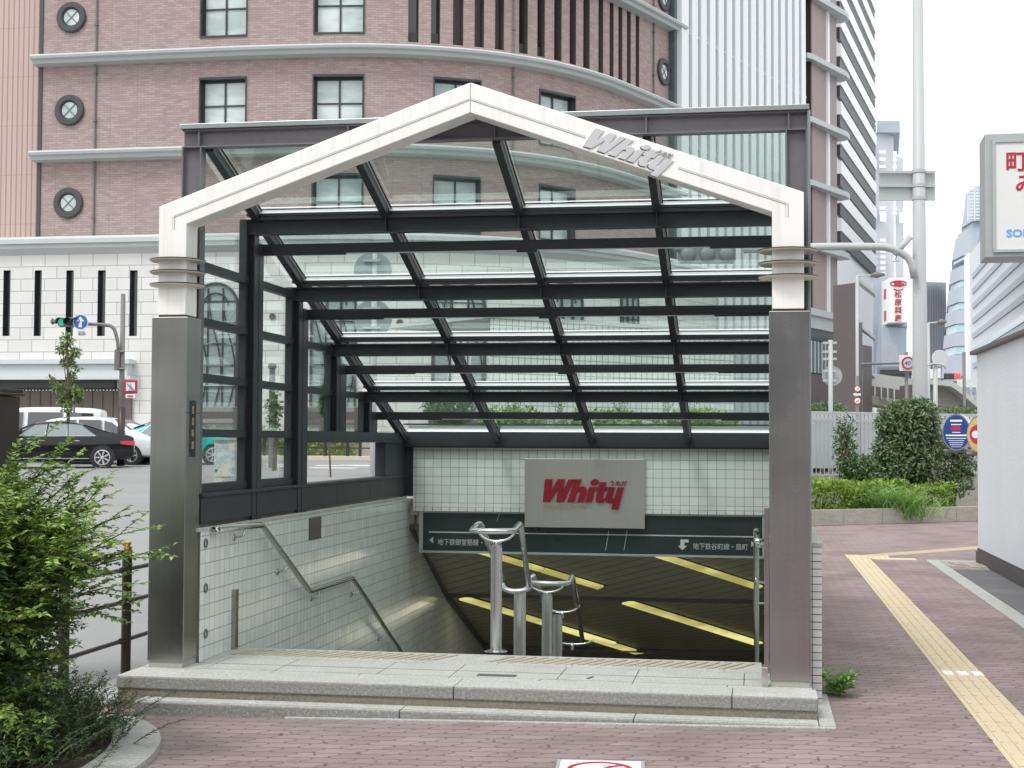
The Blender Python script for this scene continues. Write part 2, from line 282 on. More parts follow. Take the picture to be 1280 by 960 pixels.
# ------------------------------------------------------------------ mesh builder
class MB:
    def __init__(s): s.v = []; s.f = []; s.uv = {}
    def add(s, vs, fs):
        o = len(s.v); s.v += [tuple(map(float, p)) for p in vs]; s.f += [tuple(i+o for i in f) for f in fs]; return s
    def box(s, x0, x1, y0, y1, z0, z1):
        return s.add([(x, y, z) for x in (x0, x1) for y in (y0, y1) for z in (z0, z1)], [(0, 1, 3, 2), (4, 6, 7, 5), (0, 4, 5, 1), (2, 3, 7, 6), (0, 2, 6, 4), (1, 5, 7, 3)])
    def obox(s, c, ax, ay, az):   # centre + half axes
        c, ax, ay, az = (np.array(q, float) for q in (c, ax, ay, az))
        return s.add([c+i*ax+j*ay+k*az for i in (-1, 1) for j in (-1, 1) for k in (-1, 1)], [(0, 1, 3, 2), (4, 6, 7, 5), (0, 4, 5, 1), (2, 3, 7, 6), (0, 2, 6, 4), (1, 5, 7, 3)])
    def beam(s, p, q, w, h, up=(0, 0, 1)):
        p, q = np.array(p, float), np.array(q, float); d = q-p; L = np.linalg.norm(d); d = d/L; up = np.array(up, float); sd = np.cross(d, up); sd /= np.linalg.norm(sd); u = np.cross(sd, d)
        return s.obox((p+q)/2, d*L/2, sd*w/2, u*h/2)
    def prism(s, pts, depth, fn):  # pts 2D closed; fn(u,v,d)->3D
        n = len(pts); vs = [fn(u, v, 0) for u, v in pts]+[fn(u, v, depth) for u, v in pts]
        return s.add(vs, [tuple(range(n)), tuple(range(2*n-1, n-1, -1))]+[(i, i+n, (i+1) % n+n, (i+1) % n) for i in range(n)])
    def tube(s, pts, r, seg=10, caps=True):
        P = [np.array(p, float) for p in pts]; n = len(P); rr = r if isinstance(r, (list, tuple)) else [r]*n
        prev = None; vs = []
        for i in range(n):
            t = P[min(i+1, n-1)]-P[max(i-1, 0)]; t /= (np.linalg.norm(t)+1e-12)
            if prev is None:
                a = np.array([0, 0, 1.]) if abs(t[2]) < .9 else np.array([1., 0, 0]); prev = np.cross(t, a)
            prev = prev-t*(prev@t); prev /= (np.linalg.norm(prev)+1e-12); b = np.cross(t, prev)
            for k in range(seg):
                a = 2*math.pi*k/seg; vs.append(P[i]+rr[i]*(math.cos(a)*prev+math.sin(a)*b))
        fs = [(i*seg+k, i*seg+(k+1) % seg, (i+1)*seg+(k+1) % seg, (i+1)*seg+k) for i in range(n-1) for k in range(seg)]
        if caps: fs += [tuple(range(seg-1, -1, -1)), tuple((n-1)*seg+k for k in range(seg))]
        return s.add(vs, fs)
    def lathe(s, c, prof, seg=24, axis=(0, 0, 1), ring=False):
        c = np.array(c, float); ax = np.array(axis, float); ax /= np.linalg.norm(ax); a = np.cross(ax, (1., 0, 0)) if abs(ax[0]) < .9 else np.cross(ax, (0, 1., 0)); a /= np.linalg.norm(a); b = np.cross(ax, a)
        vs = [c+ax*z+r*(math.cos(2*math.pi*k/seg)*a+math.sin(2*math.pi*k/seg)*b) for r, z in prof for k in range(seg)]; n = len(prof)
        fs = [(i*seg+k, i*seg+(k+1) % seg, (i+1)*seg+(k+1) % seg, (i+1)*seg+k) for i in range(n-1) for k in range(seg)]
        if ring: fs += [((n-1)*seg+k, (n-1)*seg+(k+1) % seg, (k+1) % seg, k) for k in range(seg)]
        else: fs += [tuple(range(seg-1, -1, -1)), tuple((n-1)*seg+k for k in range(seg))]
        return s.add(vs, fs)
    def ibx(s, x0, x1, yc, z0, z1, fw, tf=.009, tw=.008, stiff=()):
        s.box(x0, x1, yc-fw/2, yc+fw/2, z0, z0+tf); s.box(x0, x1, yc-fw/2, yc+fw/2, z1-tf, z1); s.box(x0, x1, yc-tw/2, yc+tw/2, z0+tf, z1-tf)
        for x in stiff: s.box(x-.005, x+.005, yc-fw/2+.004, yc-tw/2, z0+tf, z1-tf)
        return s
    def ibz(s, x0, x1, yc, z0, z1, fw, tf=.009, tw=.008):
        s.box(x0, x0+tf, yc-fw/2, yc+fw/2, z0, z1); s.box(x1-tf, x1, yc-fw/2, yc+fw/2, z0, z1); s.box(x0+tf, x1-tf, yc-tw/2, yc+tw/2, z0, z1); return s
    def strip(s, pts, z0, z1, uvs=None):   # vertical sheet along a plan path, uv = (arc length, z)
        o = len(s.v); n = len(pts); S = [0]
        for i in range(1, n): S.append(S[-1]+math.hypot(pts[i][0]-pts[i-1][0], pts[i][1]-pts[i-1][1]))
        for i, p in enumerate(pts): s.v += [(p[0], p[1], z0), (p[0], p[1], z1)]; s.uv[o+2*i] = (S[i], z0); s.uv[o+2*i+1] = (S[i], z1)
        s.f += [(o+2*i, o+2*i+2, o+2*i+3, o+2*i+1) for i in range(n-1)]; return s
    def build(s, name, mat, parent=None, smooth=False, bevel=0, kind=None):
        me = bpy.data.meshes.new(name); off = WL.get(parent.name, (0, 0, 0)) if parent else (0, 0, 0)
        me.from_pydata([(x-off[0], y-off[1], z-off[2]) for x, y, z in s.v], [], s.f); me.materials.append(M[mat] if isinstance(mat, str) else mat)
        if s.uv:
            ul = me.uv_layers.new(name='UVMap')
            for lp in me.loops: ul.data[lp.index].uv = s.uv.get(lp.vertex_index, (s.v[lp.vertex_index][0], s.v[lp.vertex_index][2]))
        if smooth: me.polygons.foreach_set('use_smooth', [True]*len(me.polygons))
        me.update(); o = bpy.data.objects.new(name, me); COL.objects.link(o)
        if parent: o.parent = parent; WL[o.name] = off
        else: WL[o.name] = (0, 0, 0)
        if bevel:
            b = o.modifiers.new('bev', 'BEVEL'); b.width = bevel; b.segments = 2; b.limit_method = 'ANGLE'
        if smooth and not bevel:
            pass
        if kind: o['kind'] = kind
        return o
WL = {}
def thing(name, label, cat, loc=(0, 0, 0), group=None):
    o = bpy.data.objects.new(name, None); o.empty_display_size = .2; o.location = tuple(map(float, loc)); COL.objects.link(o); o['label'] = label; o['category'] = cat
    if group: o['group'] = group
    WL[o.name] = tuple(map(float, loc)); return o
def tag(o, label, cat, group=None):
    o['label'] = label; o['category'] = cat
    if group: o['group'] = group
    return o
def part(name, mat, parent, fn, **kw): m = MB(); fn(m); return m.build(name, mat, parent, **kw)

def text_mb(body, size, fn, depth=.004, bold=0, shear=0, align='LEFT', cw=1, track=1):
    c = bpy.data.curves.new('t', 'FONT'); c.body = body; c.size = size; c.extrude = depth/2; c.offset = bold; c.shear = shear; c.align_x = align; c.resolution_u = 3; c.space_character = track
    o = bpy.data.objects.new('t', c); COL.objects.link(o); dg = bpy.context.evaluated_depsgraph_get(); dg.update(); me = bpy.data.meshes.new_from_object(o.evaluated_get(dg))
    m = MB(); m.add([fn(v.co.x*cw, v.co.y, v.co.z+depth/2) for v in me.vertices], [tuple(p.vertices) for p in me.polygons])
    bpy.data.objects.remove(o); bpy.data.curves.remove(c); bpy.data.meshes.remove(me); return m
def fnY(x0, y0, z0):   # text facing -Y
    return lambda u, v, d: (x0+u, y0-d, z0+v)

WHITY = [
    [(185, 78), (272, 78), (258, 222), (335, 78), (415, 78), (398, 222), (462, 78), (528, 78), (405, 345), (322, 345), (336, 196), (245, 345), (162, 345)],
    [(533, 78), (614, 78), (580, 168), (625, 156), (660, 168), (676, 200), (668, 245), (640, 345), (563, 345), (597, 240), (590, 222), (568, 230), (556, 248), (527, 345), (449, 345)],
    [(702, 165), (776, 165), (735, 345), (657, 345)],
    [(824, 108), (905, 108), (891, 163), (922, 163), (908, 216), (877, 216), (860, 285), (866, 298), (888, 295), (872, 345), (820, 353), (785, 338), (778, 300), (800, 216), (775, 216), (790, 163), (811, 163)],
    [(932, 165), (1003, 165), (972, 285), (978, 300), (998, 292), (1034, 165), (1110, 165), (1040, 422), (960, 422), (978, 350), (930, 353), (894, 335), (890, 300)],
]
def whity(fn, k, depth, kx=None):
    m = MB(); kx = kx or k
    for pl in WHITY: m.prism([((x-162)*kx, (345-y)*k) for x, y in pl], depth, fn)
    m.prism([((766+48*math.cos(a)+10*math.sin(a)-162)*kx, (345-112+38*math.sin(a))*k) for a in np.linspace(0, 2*math.pi, 20)[:-1]], depth, fn)
    return m

# ================================================================== GROUND
PZ = -.04                     # platform top
def pave_z(x): return -.172+.018*min(0, max(x, -6))
def lerp(a, b, t): return a+(b-a)*min(1, max(0, t))
def road_z(x, y):
    h = -.31 if y < 3 else lerp(-.31, .52, (y-3)/29.) if y < 32 else lerp(.52, .74, (y-32)/15.)
    w = lerp(1, 0, (x+5)/4.5); return -.33+(h+.33)*w
def sheet(name, xs, ys, zf, mat):
    m = MB(); m.add([(x, y, zf(x, y)) for y in ys for x in xs], [(j*len(xs)+i, j*len(xs)+i+1, (j+1)*len(xs)+i+1, (j+1)*len(xs)+i) for j in range(len(ys)-1) for i in range(len(xs)-1)])
    return m.build(name, mat, kind='structure', smooth=True)
# leave a hole for the stairwell by splitting the road sheet into bands
xsA = [-700, -200, -80, -40, -20, -12, -8, -5]; ysA = [-60, -30, -12, 0, 3, 6, 10, 15, 20, 25, 32, 36, 40, 47, 60, 120, 300, 900]
sheet('road', xsA, ysA, road_z, 'asphalt')
xsB = [-5, -4.3]; 
sheet('road', xsB, ysA, road_z, 'asphalt')
sheet('road', [-4.3, -3, -2, -1, -.5, .05], [-60, -30, -12, -3, -.2], road_z, 'asphalt')
sheet('road', [-4.3, -3, -2, -1, -.5, .05], [17, 20, 25, 32, 36, 40, 47, 60, 120, 300, 900], road_z, 'asphalt')
sheet('road', [.05, 3, 8, 20, 60, 200, 700], ysA, road_z, 'asphalt')
# paved footway (three sheets around the stairwell)
pz = lambda x, y: pave_z(x)
def slab(name, x0, x1, y0, y1, nx=6):
    xs = list(np.linspace(x0, x1, nx)); m = MB()
    m.add([(x, y, pave_z(x)) for y in (y0, y1) for x in xs], [(i, i+1, nx+i+1, nx+i) for i in range(nx-1)])
    m.add([(x, y, z) for y in (y0, y1) for x in (x0, x1) for z in (pave_z(x)-.14, pave_z(x)-.0005)], [(0, 1, 3, 2), (4, 6, 7, 5), (0, 4, 5, 1), (2, 3, 7, 6)])
    return m.build(name, 'pavers', kind='structure')
slab('pavement', -4.42, .05, -14, -.3, 8); slab('pavement', .05, 14, -14, 28.2, 3); slab('pavement', -4.42, .05, 8.4, 9.8, 4)
part('kerb', 'granite_kerb', None, lambda m: [m.box(-4.78, -4.43, -14+2.0*i, -12.02+2.0*i, -.5, pave_z(-4.6)+.012) for i in range(13)], bevel=.01, kind='structure')

# tactile guide path
def tact(m):
    p0 = .975; z = pave_z(1)+.004
    for j in range(60):
        y = 12.35-.3*j; z0 = z
        m.box(p0, p0+.298, y-.298, y, z0-.06, z0)
        for k in range(4): m.box(p0+.03+.072*k, p0+.055+.072*k, y-.285, y-.013, z0-.001, z0+.005)
    d = np.array([2.1, 2.45]); d /= np.linalg.norm(d); nrm = np.array([-d[1], d[0]])
    for j in range(16):
        c = np.array([1.22, 12.45])+d*(.15+.3*j); m.obox((c[0], c[1], z-.03), (*d*.149, 0), (*nrm*.15, 0), (0, 0, .03))
        for k in range(4): cc = c+nrm*(-.108+.072*k); m.obox((cc[0], cc[1], z+.002), (*d*.135, 0), (*nrm*.012, 0), (0, 0, .003))
    m.box(.96, 1.56, 12.06, 12.66, z-.05, z+.0015); m.box(1.3, 1.9, 11.9, 12.2, z-.05, z+.001)
    for a in range(7):
        for b in range(7): m.lathe((1.0+.083*a, 12.1+.083*b, z), [(.017, 0), (.012, .006)], 6)
part('tactile_paving', 'tactile', None, tact, kind='structure')
part('paving_patch', 'sheetwhite', None, lambda m: [m.box(1.0+.1*k, 1.07+.1*k, 1.5, 1.68, -.2, pave_z(1)+.0125) for k in range(3)], kind='structure')
# sunken strip beside the right wall
part('drain_strip', 'dark_asphalt', None, lambda m: m.box(2.2, 2.72, -6, 10.5, -.3, pave_z(1)+.004), kind='structure')
part('drain_strip_kerb', 'granite_kerb', None, lambda m: [m.box(2.02, 2.19, -6+.9*i, -5.01+.9*i-.1, -.3, pave_z(1)+.008) for i in range(20)]+[m.box(2.195, 2.72, 11.75, 11.92, -.3, pave_z(1)+.008)], bevel=.006, kind='structure')
part('drain_pit', 'concrete', None, lambda m: [m.box(2.42, 2.72, 10.55, 11.7, -.3, pave_z(1)+.006), m.box(2.2, 2.4, 10.52, 11.0, -.3, pave_z(1)-.04), m.box(2.2, 2.415, 11.02, 11.74, -.5, pave_z(1)+.0015)], bevel=.01, kind='structure')
part('wall_footing', 'wallbase', None, lambda m: m.box(2.66, 2.76, -6.2, 11.75, -.3, pave_z(1)+.16), kind='structure')

# road markings
def rz(px, py): 
    p = onZ(px, py, .6)
    for _ in range(5): p = onZ(px, py, road_z(p[0], p[1])+.006)
    return p
def mark(m, a, b, hw):
    p, q = rz(*a), rz(*b); d = (q-p); d /= np.linalg.norm(d); n_ = np.array([-d[1], d[0], 0])*hw
    vs = []
    for r_ in (p-n_, q-n_, q+n_, p+n_): vs.append((r_[0], r_[1], road_z(r_[0], r_[1])+.006))
    m.add(vs, [(0, 1, 2, 3)])
def marks(m):
    for a, b in (((388, 585), (446, 585.6)), ((394, 581), (430, 581.4)), ((442, 581.4), (476, 582)), ((425, 578), (476, 578.4)), ((332, 577.5), (362, 577.8)), ((334, 582.5), (362, 583))): mark(m, a, b, .35)
    for k in range(5): mark(m, (468, 577.5+3.2*k), (490, 577.7+3.2*k), .22)
    for a, b in (((60, 586), (90, 586)), ((100, 585.5), (186, 585.5)), ((250, 573.5), (282, 573.7)), ((10, 589), (50, 589))): mark(m, a, b, .12)
part('road_markings', 'paint', None, marks, kind='structure')
# far footway in front of the department store
def farwalk(m):
    pts = [(-90, 44.3), (-17.3, 44.3)]+[(-17.3+16.9*math.sin(a), 61.2-16.9*math.cos(a)) for a in np.linspace(.05, 1.5, 14)]+[(-.5, 90)]
    n = len(pts); cen = (-17.3, 61.2)
    vs = [(x, y, .84) for x, y in pts]+[(x, y, .60) for x, y in pts]+[(-90, 60, .84), (-17.3, 60, .84)]+[(-17.3+8*math.sin(a), 61.2-8*math.cos(a), .84) for a in np.linspace(.05, 1.5, 14)]+[(-9, 90, .84)]
    m.add(vs, [(i, i+1, 2*n+i+1, 2*n+i) for i in range(n-1)]+[(n+i, n+i+1, i+1, i) for i in range(n-1)])
part('far_sidewalk', 'lightpave', None, farwalk, kind='structure')

# ================================================================== ENTRANCE STEPS
P_R = onZ(1023, 873, PZ); P_L = onZ(150, 843, PZ)
fy = (P_R[1]+P_L[1])/2-.04
XL, XR = -4.2, .08
st = thing('entrance_steps', 'two broad grey granite steps under the white gabled portal', 'steps', (-2.1, fy, PZ))
LX = P_L[0]; RX = P_R[0]
joints = [LX, onZ(565, 860, PZ)[0], onZ(915, 870, PZ)[0], RX]
part('upper_step', 'granite_rough', st, lambda m: [m.box(joints[i]+.002, joints[i+1]-.002, fy, fy+.3, PZ-.075, PZ-.0005) for i in range(3)], bevel=.008)
part('step_nosing', 'granite_top', st, lambda m: [m.box(joints[i]+.003, joints[i+1]-.003, fy+.012, fy+.298, PZ-.05, PZ+.002) for i in range(3)])
part('step_base', 'granite_base', st, lambda m: m.box(LX+.01, RX-.005, fy+.012, fy+.3, PZ-.3, PZ-.0755))
LZ = -.163
def lowstep(m):
    l0 = onZ(185, 880, LZ); r0 = onZ(1022, 905, LZ); y0 = (l0[1]+r0[1])/2
    for a, b in ((l0[0]-.12, -2.4), (-2.4, -1.0), (-1.0, RX-.004)): m.box(a+.002, b-.002, y0, fy+.3, -.5, LZ)
    return y0
part('lower_step', 'granite_rough', st, lowstep, bevel=.008)
LY0 = (onZ(185, 880, LZ)[1]+onZ(1022, 905, LZ)[1])/2
part('step_tread', 'granite_top', st, lambda m: [m.box(a+.004, b-.004, LY0+.012, fy-.004, LZ-.02, LZ+.002) for a, b in ((onZ(185, 880, LZ)[0]-.12, -2.4), (-2.4, -1.0), (-1.0, RX-.004))])
part('tread_groove', 'groove', st, lambda m: m.box(onZ(185, 880, LZ)[0]-.1, RX-.02, LY0+.035, LY0+.041, LZ-.02, LZ+.0028))
LY = (onZ(185, 880, LZ)[1]+onZ(1022, 905, LZ)[1])/2
part('step_border', 'granite_kerb', st, lambda m: [m.add([(x, y, z) for x in (-3.1, RX+.09) for y in (LY-.045, LY-.004) for z in (-.5, pave_z(x)+.010)], [(0, 1, 3, 2), (4, 6, 7, 5), (0, 4, 5, 1), (2, 3, 7, 6), (0, 2, 6, 4), (1, 5, 7, 3)]), m.box(RX, RX+.09, LY-.004, fy+.9, -.4, pave_z(0)+.014)], bevel=.004)
SY = .98  # stair head
def plat(m):
    xs = [LX]+[-3.95+.58*i for i in range(7)]+[RX-.02]
    for i in range(len(xs)-1):
        a, b = xs[i], xs[i+1]
        m.box(a+.003, b-.003, fy+.306, fy+.394, PZ-.3, PZ-.001); m.box(a+.003+.1*(i % 2), b-.003+.1*((i+1) % 2) if i < len(xs)-2 else b, fy+.403, .52, PZ-.3, PZ)
part('paving_slab', 'granite_top', st, plat)
part('edge_joint', 'groove', st, lambda m: m.box(LX+.02, RX-.03, fy+.62, fy+.626, PZ-.02, PZ+.0012))
part('slab_bed', 'groove', st, lambda m: m.box(LX+.01, RX-.03, fy+.31, SY-.02, PZ-.3, PZ-.006))
part('stair_head_slab', 'granite_top', st, lambda m: [m.box(-4.0+.5*i, -3.503+.5*i if i < 7 else -.26, .522, SY, PZ-.3, PZ+.001) for i in range(8)])
def trib(m, x, xe):
    while x < xe:
        if True: m.obox((x+.03, .76, PZ+.003), (.020, .006, 0), (.06, .13, 0), (0, 0, .004))
        x += .078
part('tread_ribs', 'tactile_strip', st, lambda m: trib(m, -3.85, -2.42)); part('tread_ribs', 'tactile_strip', st, lambda m: trib(m, -2.05, -.34))
part('drain_cover', 'groove', st, lambda m: m.box(-2.05, -1.8, fy+.44, fy+.52, PZ-.05, PZ+.003)); part('slot_cover', 'groove', st, lambda m: [m.obox((-1.33, fy+.5, PZ), (.012, .05, 0), (.01, -.002, 0), (0, 0, .003))])

# stairs below and tunnel (mostly out of sight)
def stairs(m):
    z = PZ; y = SY
    for i in range(10): m.box(-3.98, -.15, y, y+.3, z-.4-.17, z-.17); z -= .17; y += .3
    m.box(-3.98, -.15, y, y+1.3, z-.4, z); y += 1.3
    for i in range(12): m.box(-3.98, -.15, y, y+.3, z-.4-.17, z-.17); z -= .17; y += .3
    m.box(-3.98, -.15, y, y+12, z-.4, z)
part('stairs', 'granite_kerb', None, stairs, kind='structure')

# ================================================================== STAIRWELL WALLS
RYW = 6.144
wl = thing('tiled_wall', 'white tiled side wall of the stairwell carrying the long bent handrail', 'wall', (-4.05, .25, PZ))
part('tile_face', 'tile_left', wl, lambda m: m.box(-4.10, -3.98, .25, RYW+.2, -6, .832))
part('coping', 'granite_top', wl, lambda m: m.box(-4.10, -3.972, .2, RYW-.005, .833, .858), bevel=.004)
part('lower_tile_face', 'tile_left', wl, lambda m: m.box(-4.10, -3.985, RYW+.2, 22, -7, .5))
part('number_plate', 'slitdark', wl, lambda m: (lambda a, b: m.box(-3.979, -3.968, a[1], b[1], b[2], a[2]))(onX(386, 648, -3.98), onX(400, 672, -3.98)), bevel=.003)
part('wall_ring', 'darkpole', wl, lambda m: [m.lathe((-3.979, *onX(256.5, y, -3.98)[1:]), [(.032, 0), (.032, .008), (.022, .009), (.02, .002)], 20, (1, 0, 0), True) for y in (679, 735, 792)])
part('wall_outer_face', 'frame_front', wl, lambda m: m.box(-4.16, -4.102, .26, RYW, -.4, .83))
rr = thing('tiled_wall', 'white tiled rear wall above the stairs holding the red lettered plate', 'wall', (-2.1, RYW, .7))
part('tile_face', 'tile_rear', rr, lambda m: m.box(-3.905, -.12, RYW, RYW+.15, .748, 1.42))
part('small_tile_border', 'tile_small', rr, lambda m: m.box(-3.90, -.12, RYW-.012, RYW+.15, .702, .747), bevel=.006)
part('wall_return', 'frame', rr, lambda m: m.box(-4.1, -3.907, RYW-.02, RYW+.15, .86, 1.42))
pr = thing('tiled_wall', 'low white tiled parapet outside the right hand pillar with a stone cap', 'wall', (.05, .25, PZ))
part('tile_face', 'tile_small', pr, lambda m: m.box(.018, .108, .19, RYW+.2, -6, .80))
part('inner_tile_face', 'tile_left', pr, lambda m: m.box(-.14, .016, .262, RYW+.2, -6, .80))
part('coping', 'granite_top', pr, lambda m: m.box(-.15, .118, .185, RYW+.15, .801, .83), bevel=.003)
part('lower_tile_face', 'tile_left', pr, lambda m: m.box(-.145, .0, RYW+.2, 22, -7, .5))

# stairwell ceiling
q0 = np.array([-3.98, 7.013, .202]); n1 = np.array([0, .494, 1.]); q1 = np.array([-3.98, 8.196, -.383]); n2 = np.array([0, .375, 1.])
def ceil(m):
    z = lambda y: .202-.494*(y-7.013)
    m.add([(-3.99, 6.3, z(6.3)), (-.13, 6.3, z(6.3)), (-.13, 8.2, z(8.2)), (-3.99, 8.2, z(8.2)), (-3.99, 6.3, z(6.3)+.1), (-.13, 6.3, z(6.3)+.1), (-.13, 8.2, z(8.2)+.1), (-3.99, 8.2, z(8.2)+.1)], [(0, 1, 2, 3), (7, 6, 5, 4), (0, 4, 5, 1), (2, 6, 7, 3), (1, 5, 6, 2), (0, 3, 7, 4)])
    z2 = lambda y: -.40-.375*(y-8.25)
    m.add([(-3.99, 8.25, z2(8.25)), (-.13, 8.25, z2(8.25)), (-.13, 15, z2(15)), (-3.99, 15, z2(15)), (-3.99, 8.25, z2(8.25)+.1), (-.13, 8.25, z2(8.25)+.1), (-.13, 15, z2(15)+.1), (-3.99, 15, z2(15)+.1)], [(0, 1, 2, 3), (7, 6, 5, 4), (0, 4, 5, 1), (2, 6, 7, 3), (1, 5, 6, 2), (0, 3, 7, 4)])
    m.box(-3.99, -.13, 15, 24, -3.0, -2.9)
part('stairwell_ceiling', 'slats', None, ceil, kind='structure')
part('stairwell_roof', 'concrete', None, lambda m: [m.beam((-2.02, RYW+.17, .80), (-2.02, 8.6, -.17), 4.2, .06)], kind='structure')
part('tunnel_end_wall', 'tunnel', None, lambda m: m.box(-4.1, .1, 22, 22.2, -7, .5), kind='structure')
part('ceiling_beam', 'frame_front', None, lambda m: [m.beam((-3.98, 8.22, -.395), (-.14, 8.22, -.395), .07, .055), m.beam((-3.98, 10.75, -1.36), (-.14, 10.75, -1.36), .06, .05)], kind='structure')
part('ceiling_edge_trim', 'frame_front', None, lambda m: [m.beam((-3.965, 6.32, .53), (-3.965, 8.19, -.395), .03, .06), m.beam((-3.965, 8.26, -.43), (-3.965, 15, -2.95), .03, .06)], kind='structure')
lam = [((600, 687), (752, 733), q0, n1, 'yellow strip light on the upper ceiling left of the wall plate'), ((822, 691.5), (950, 733), q0, n1, 'yellow strip light on the upper ceiling at the right end'),
       ((579, 746), (765, 803), q1, n2, 'yellow strip light on the lower ceiling running behind the centre handrail posts'), ((783, 751), (948, 803), q1, n2, 'yellow strip light on the lower ceiling at right'), ((735, 795), (800, 815), q1, n2, 'short end of a yellow strip light just above the step edge')]
for a, b, p0, nn, lb in lam:
    A_, B_ = onP(*a, p0, nn), onP(*b, p0, nn); d = B_-A_; L = np.linalg.norm(d); d /= L; nu = nn/np.linalg.norm(nn); sd = np.cross(d, nu); hw = .062 if nn is n1 else .085
    t = thing('ceiling_light', lb, 'light', A_, 'yellow strip lights on the stair ceiling')
    nu2 = -nu
    k0 = int(max(1, round(L/1.0)))
    for k in range(k0): part('diffuser', 'lamp', t, lambda m: m.obox(A_+d*L*(k+.5)/k0+nu2*.016, d*(L/k0/2-.008), sd*hw, nu2*.014), bevel=.01)
    ld = bpy.data.lights.new('strip_light', 'AREA'); ld.shape = 'RECTANGLE'; ld.size = L*.9; ld.size_y = hw*2; ld.energy = .55*L; ld.color = (1, .96, .78); lo = bpy.data.objects.new('strip_light', ld); COL.objects.link(lo)
    zax = -nu2; xax = d-zax*(d@zax); xax /= np.linalg.norm(xax); yax = np.cross(zax, xax); c0_ = (A_+B_)/2+nu2*.05; lm_ = Matrix.Identity(4)
    for i_ in range(3): lm_[i_][0] = xax[i_]; lm_[i_][1] = yax[i_]; lm_[i_][2] = zax[i_]; lm_[i_][3] = c0_[i_]
    lo.matrix_world = lm_
    part('housing', 'frame', t, lambda m: m.obox((A_+B_)/2+nu2*.002, d*(L/2+.01), sd*(hw+.012), nu2*.006))

# lintel direction sign
ls = thing('direction_sign', 'dark green lintel board over the stairs with white direction lettering and arrows', 'sign', (-2.1, RYW+.02, .28))
part('board', 'signboard', ls, lambda m: m.box(-3.80, -.22, RYW+.03, RYW+.12, .285, .70))
part('frame', 'alu', ls, lambda m: [m.box(-3.84, -.19, RYW+.01, RYW+.12, .262, .284), m.box(-3.84, -.19, RYW+.01, RYW+.12, .686, .7015), m.box(-3.84, -3.80, RYW+.01, RYW+.12, .2845, .6855), m.box(-.235, -.215, RYW+.005, RYW+.02, .2845, .6855)])
yS = RYW+.028
def SP(px, py): return onY(px, py, yS)
a_, b_ = SP(536, 667), SP(944, 669)
def signlines(m):
    zc = (a_[2]+b_[2])/2; m.box(a_[0], b_[0], yS-.003, yS, zc-.006, zc+.006)
    for px in (757, 780): p, q = SP(px, 688), SP(px+4, 663); m.beam(p, q, .005, .012, (0, 1, 0))
    p, q = SP(621, 652), SP(625, 640); m.beam(p, q, .003, .006, (0, 1, 0))
part('lines', 'sign_white', ls, signlines)
p = SP(547, 680.5); q = SP(866, 686)
text_mb('地下鉄御堂筋線・梅田駅', .074, fnY(p[0], yS, p[2]), .003, cw=.86).build('lettering', 'sign_white', ls)
text_mb('地下鉄谷町線・扇町', .072, fnY(q[0], yS, q[2]), .003, cw=.87).build('lettering', 'sign_white', ls)
for (ax_, ay_, pl_) in ((539, 675, [(-.02, 0), (.022, .034), (.022, -.034)]), (941, 680, [(.024, 0), (-.016, .032), (-.016, -.032)]), (854, 681, [(.055, .055), (.055, .025), (.012, .025), (.012, -.01), (.04, -.01), (-.008, -.055), (-.055, -.01), (-.028, -.01), (-.028, .055)])):
    p = SP(ax_, ay_); part('arrow', 'sign_white', ls, lambda m: m.prism(pl_, .003, lambda u, v, d: (p[0]+u, yS-d, p[2]+v)))

# wall plate with red lettering
tl, br = onY(656, 573, RYW-.05), onY(806, 661, RYW-.05)
ws = thing('shop_sign', 'brushed steel plate with red slanted lettering on the rear tiled wall', 'sign', (tl[0], RYW-.05, br[2]))
part('plate', 'plate', ws, lambda m: m.box(tl[0], br[0], RYW-.05, RYW-.003, br[2], tl[2]), bevel=.003)
p = onY(678.5, 627.5, RYW-.08)
k = 102/1840*15.3/945
whity(lambda u, v, d: (p[0]+u, RYW-.055-d, p[2]+v), k*1.0, .03).build('red_lettering', 'red', ws, bevel=.0015)
text_mb('うめだ', .062, fnY(*(lambda r: (r[0], RYW-.052, r[2]))(onY(761.5, 606.8, RYW-.06))), .012, bold=.001).build('red_lettering', 'red', ws)
text_mb('SHOPPING TOWN', .052, fnY(*(lambda r: (r[0], RYW-.051, r[2]))(onY(679, 636, RYW-.06))), .012, cw=1.06).build('small_lettering', 'goldtext', ws)

# ================================================================== PORTAL
po = thing('entrance_portal', 'white gabled portal on two clad steel pillars with silver lettering on its right slope', 'portal', (-2.1, 0, PZ))
ZE, ZP, ZI, ZIP = 2.997, 3.7535, 2.877, 3.558
yf, yb = 0.0, .2
gl = [(-4.2, ZE), (-2.1, ZP), (-2.1, ZIP), (-4.007, ZI)]; gr = [(0, ZE), (-2.1, ZP), (-2.1, ZIP), (-.193, ZI)]
part('gable_half', 'white', po, lambda m: m.prism([(-4.2, 2.275), (-4.2, ZE), (-2.101, ZP), (-2.101, ZIP), (-4.007, ZI), (-4.007, 2.275)], yb-yf, lambda u, v, d: (u, yf+d, v)), bevel=.005)
part('gable_half', 'white', po, lambda m: m.prism([(0, 2.275), (-.193, 2.275), (-.193, ZI), (-2.099, ZIP), (-2.099, ZP), (0, ZE)], yb-yf, lambda u, v, d: (u, yf+d, v)), bevel=.005)
part('gable_seam', 'groove', po, lambda m: m.box(-2.1035, -2.0965, yf+.004, yb-.004, ZIP+.004, ZP-.006))
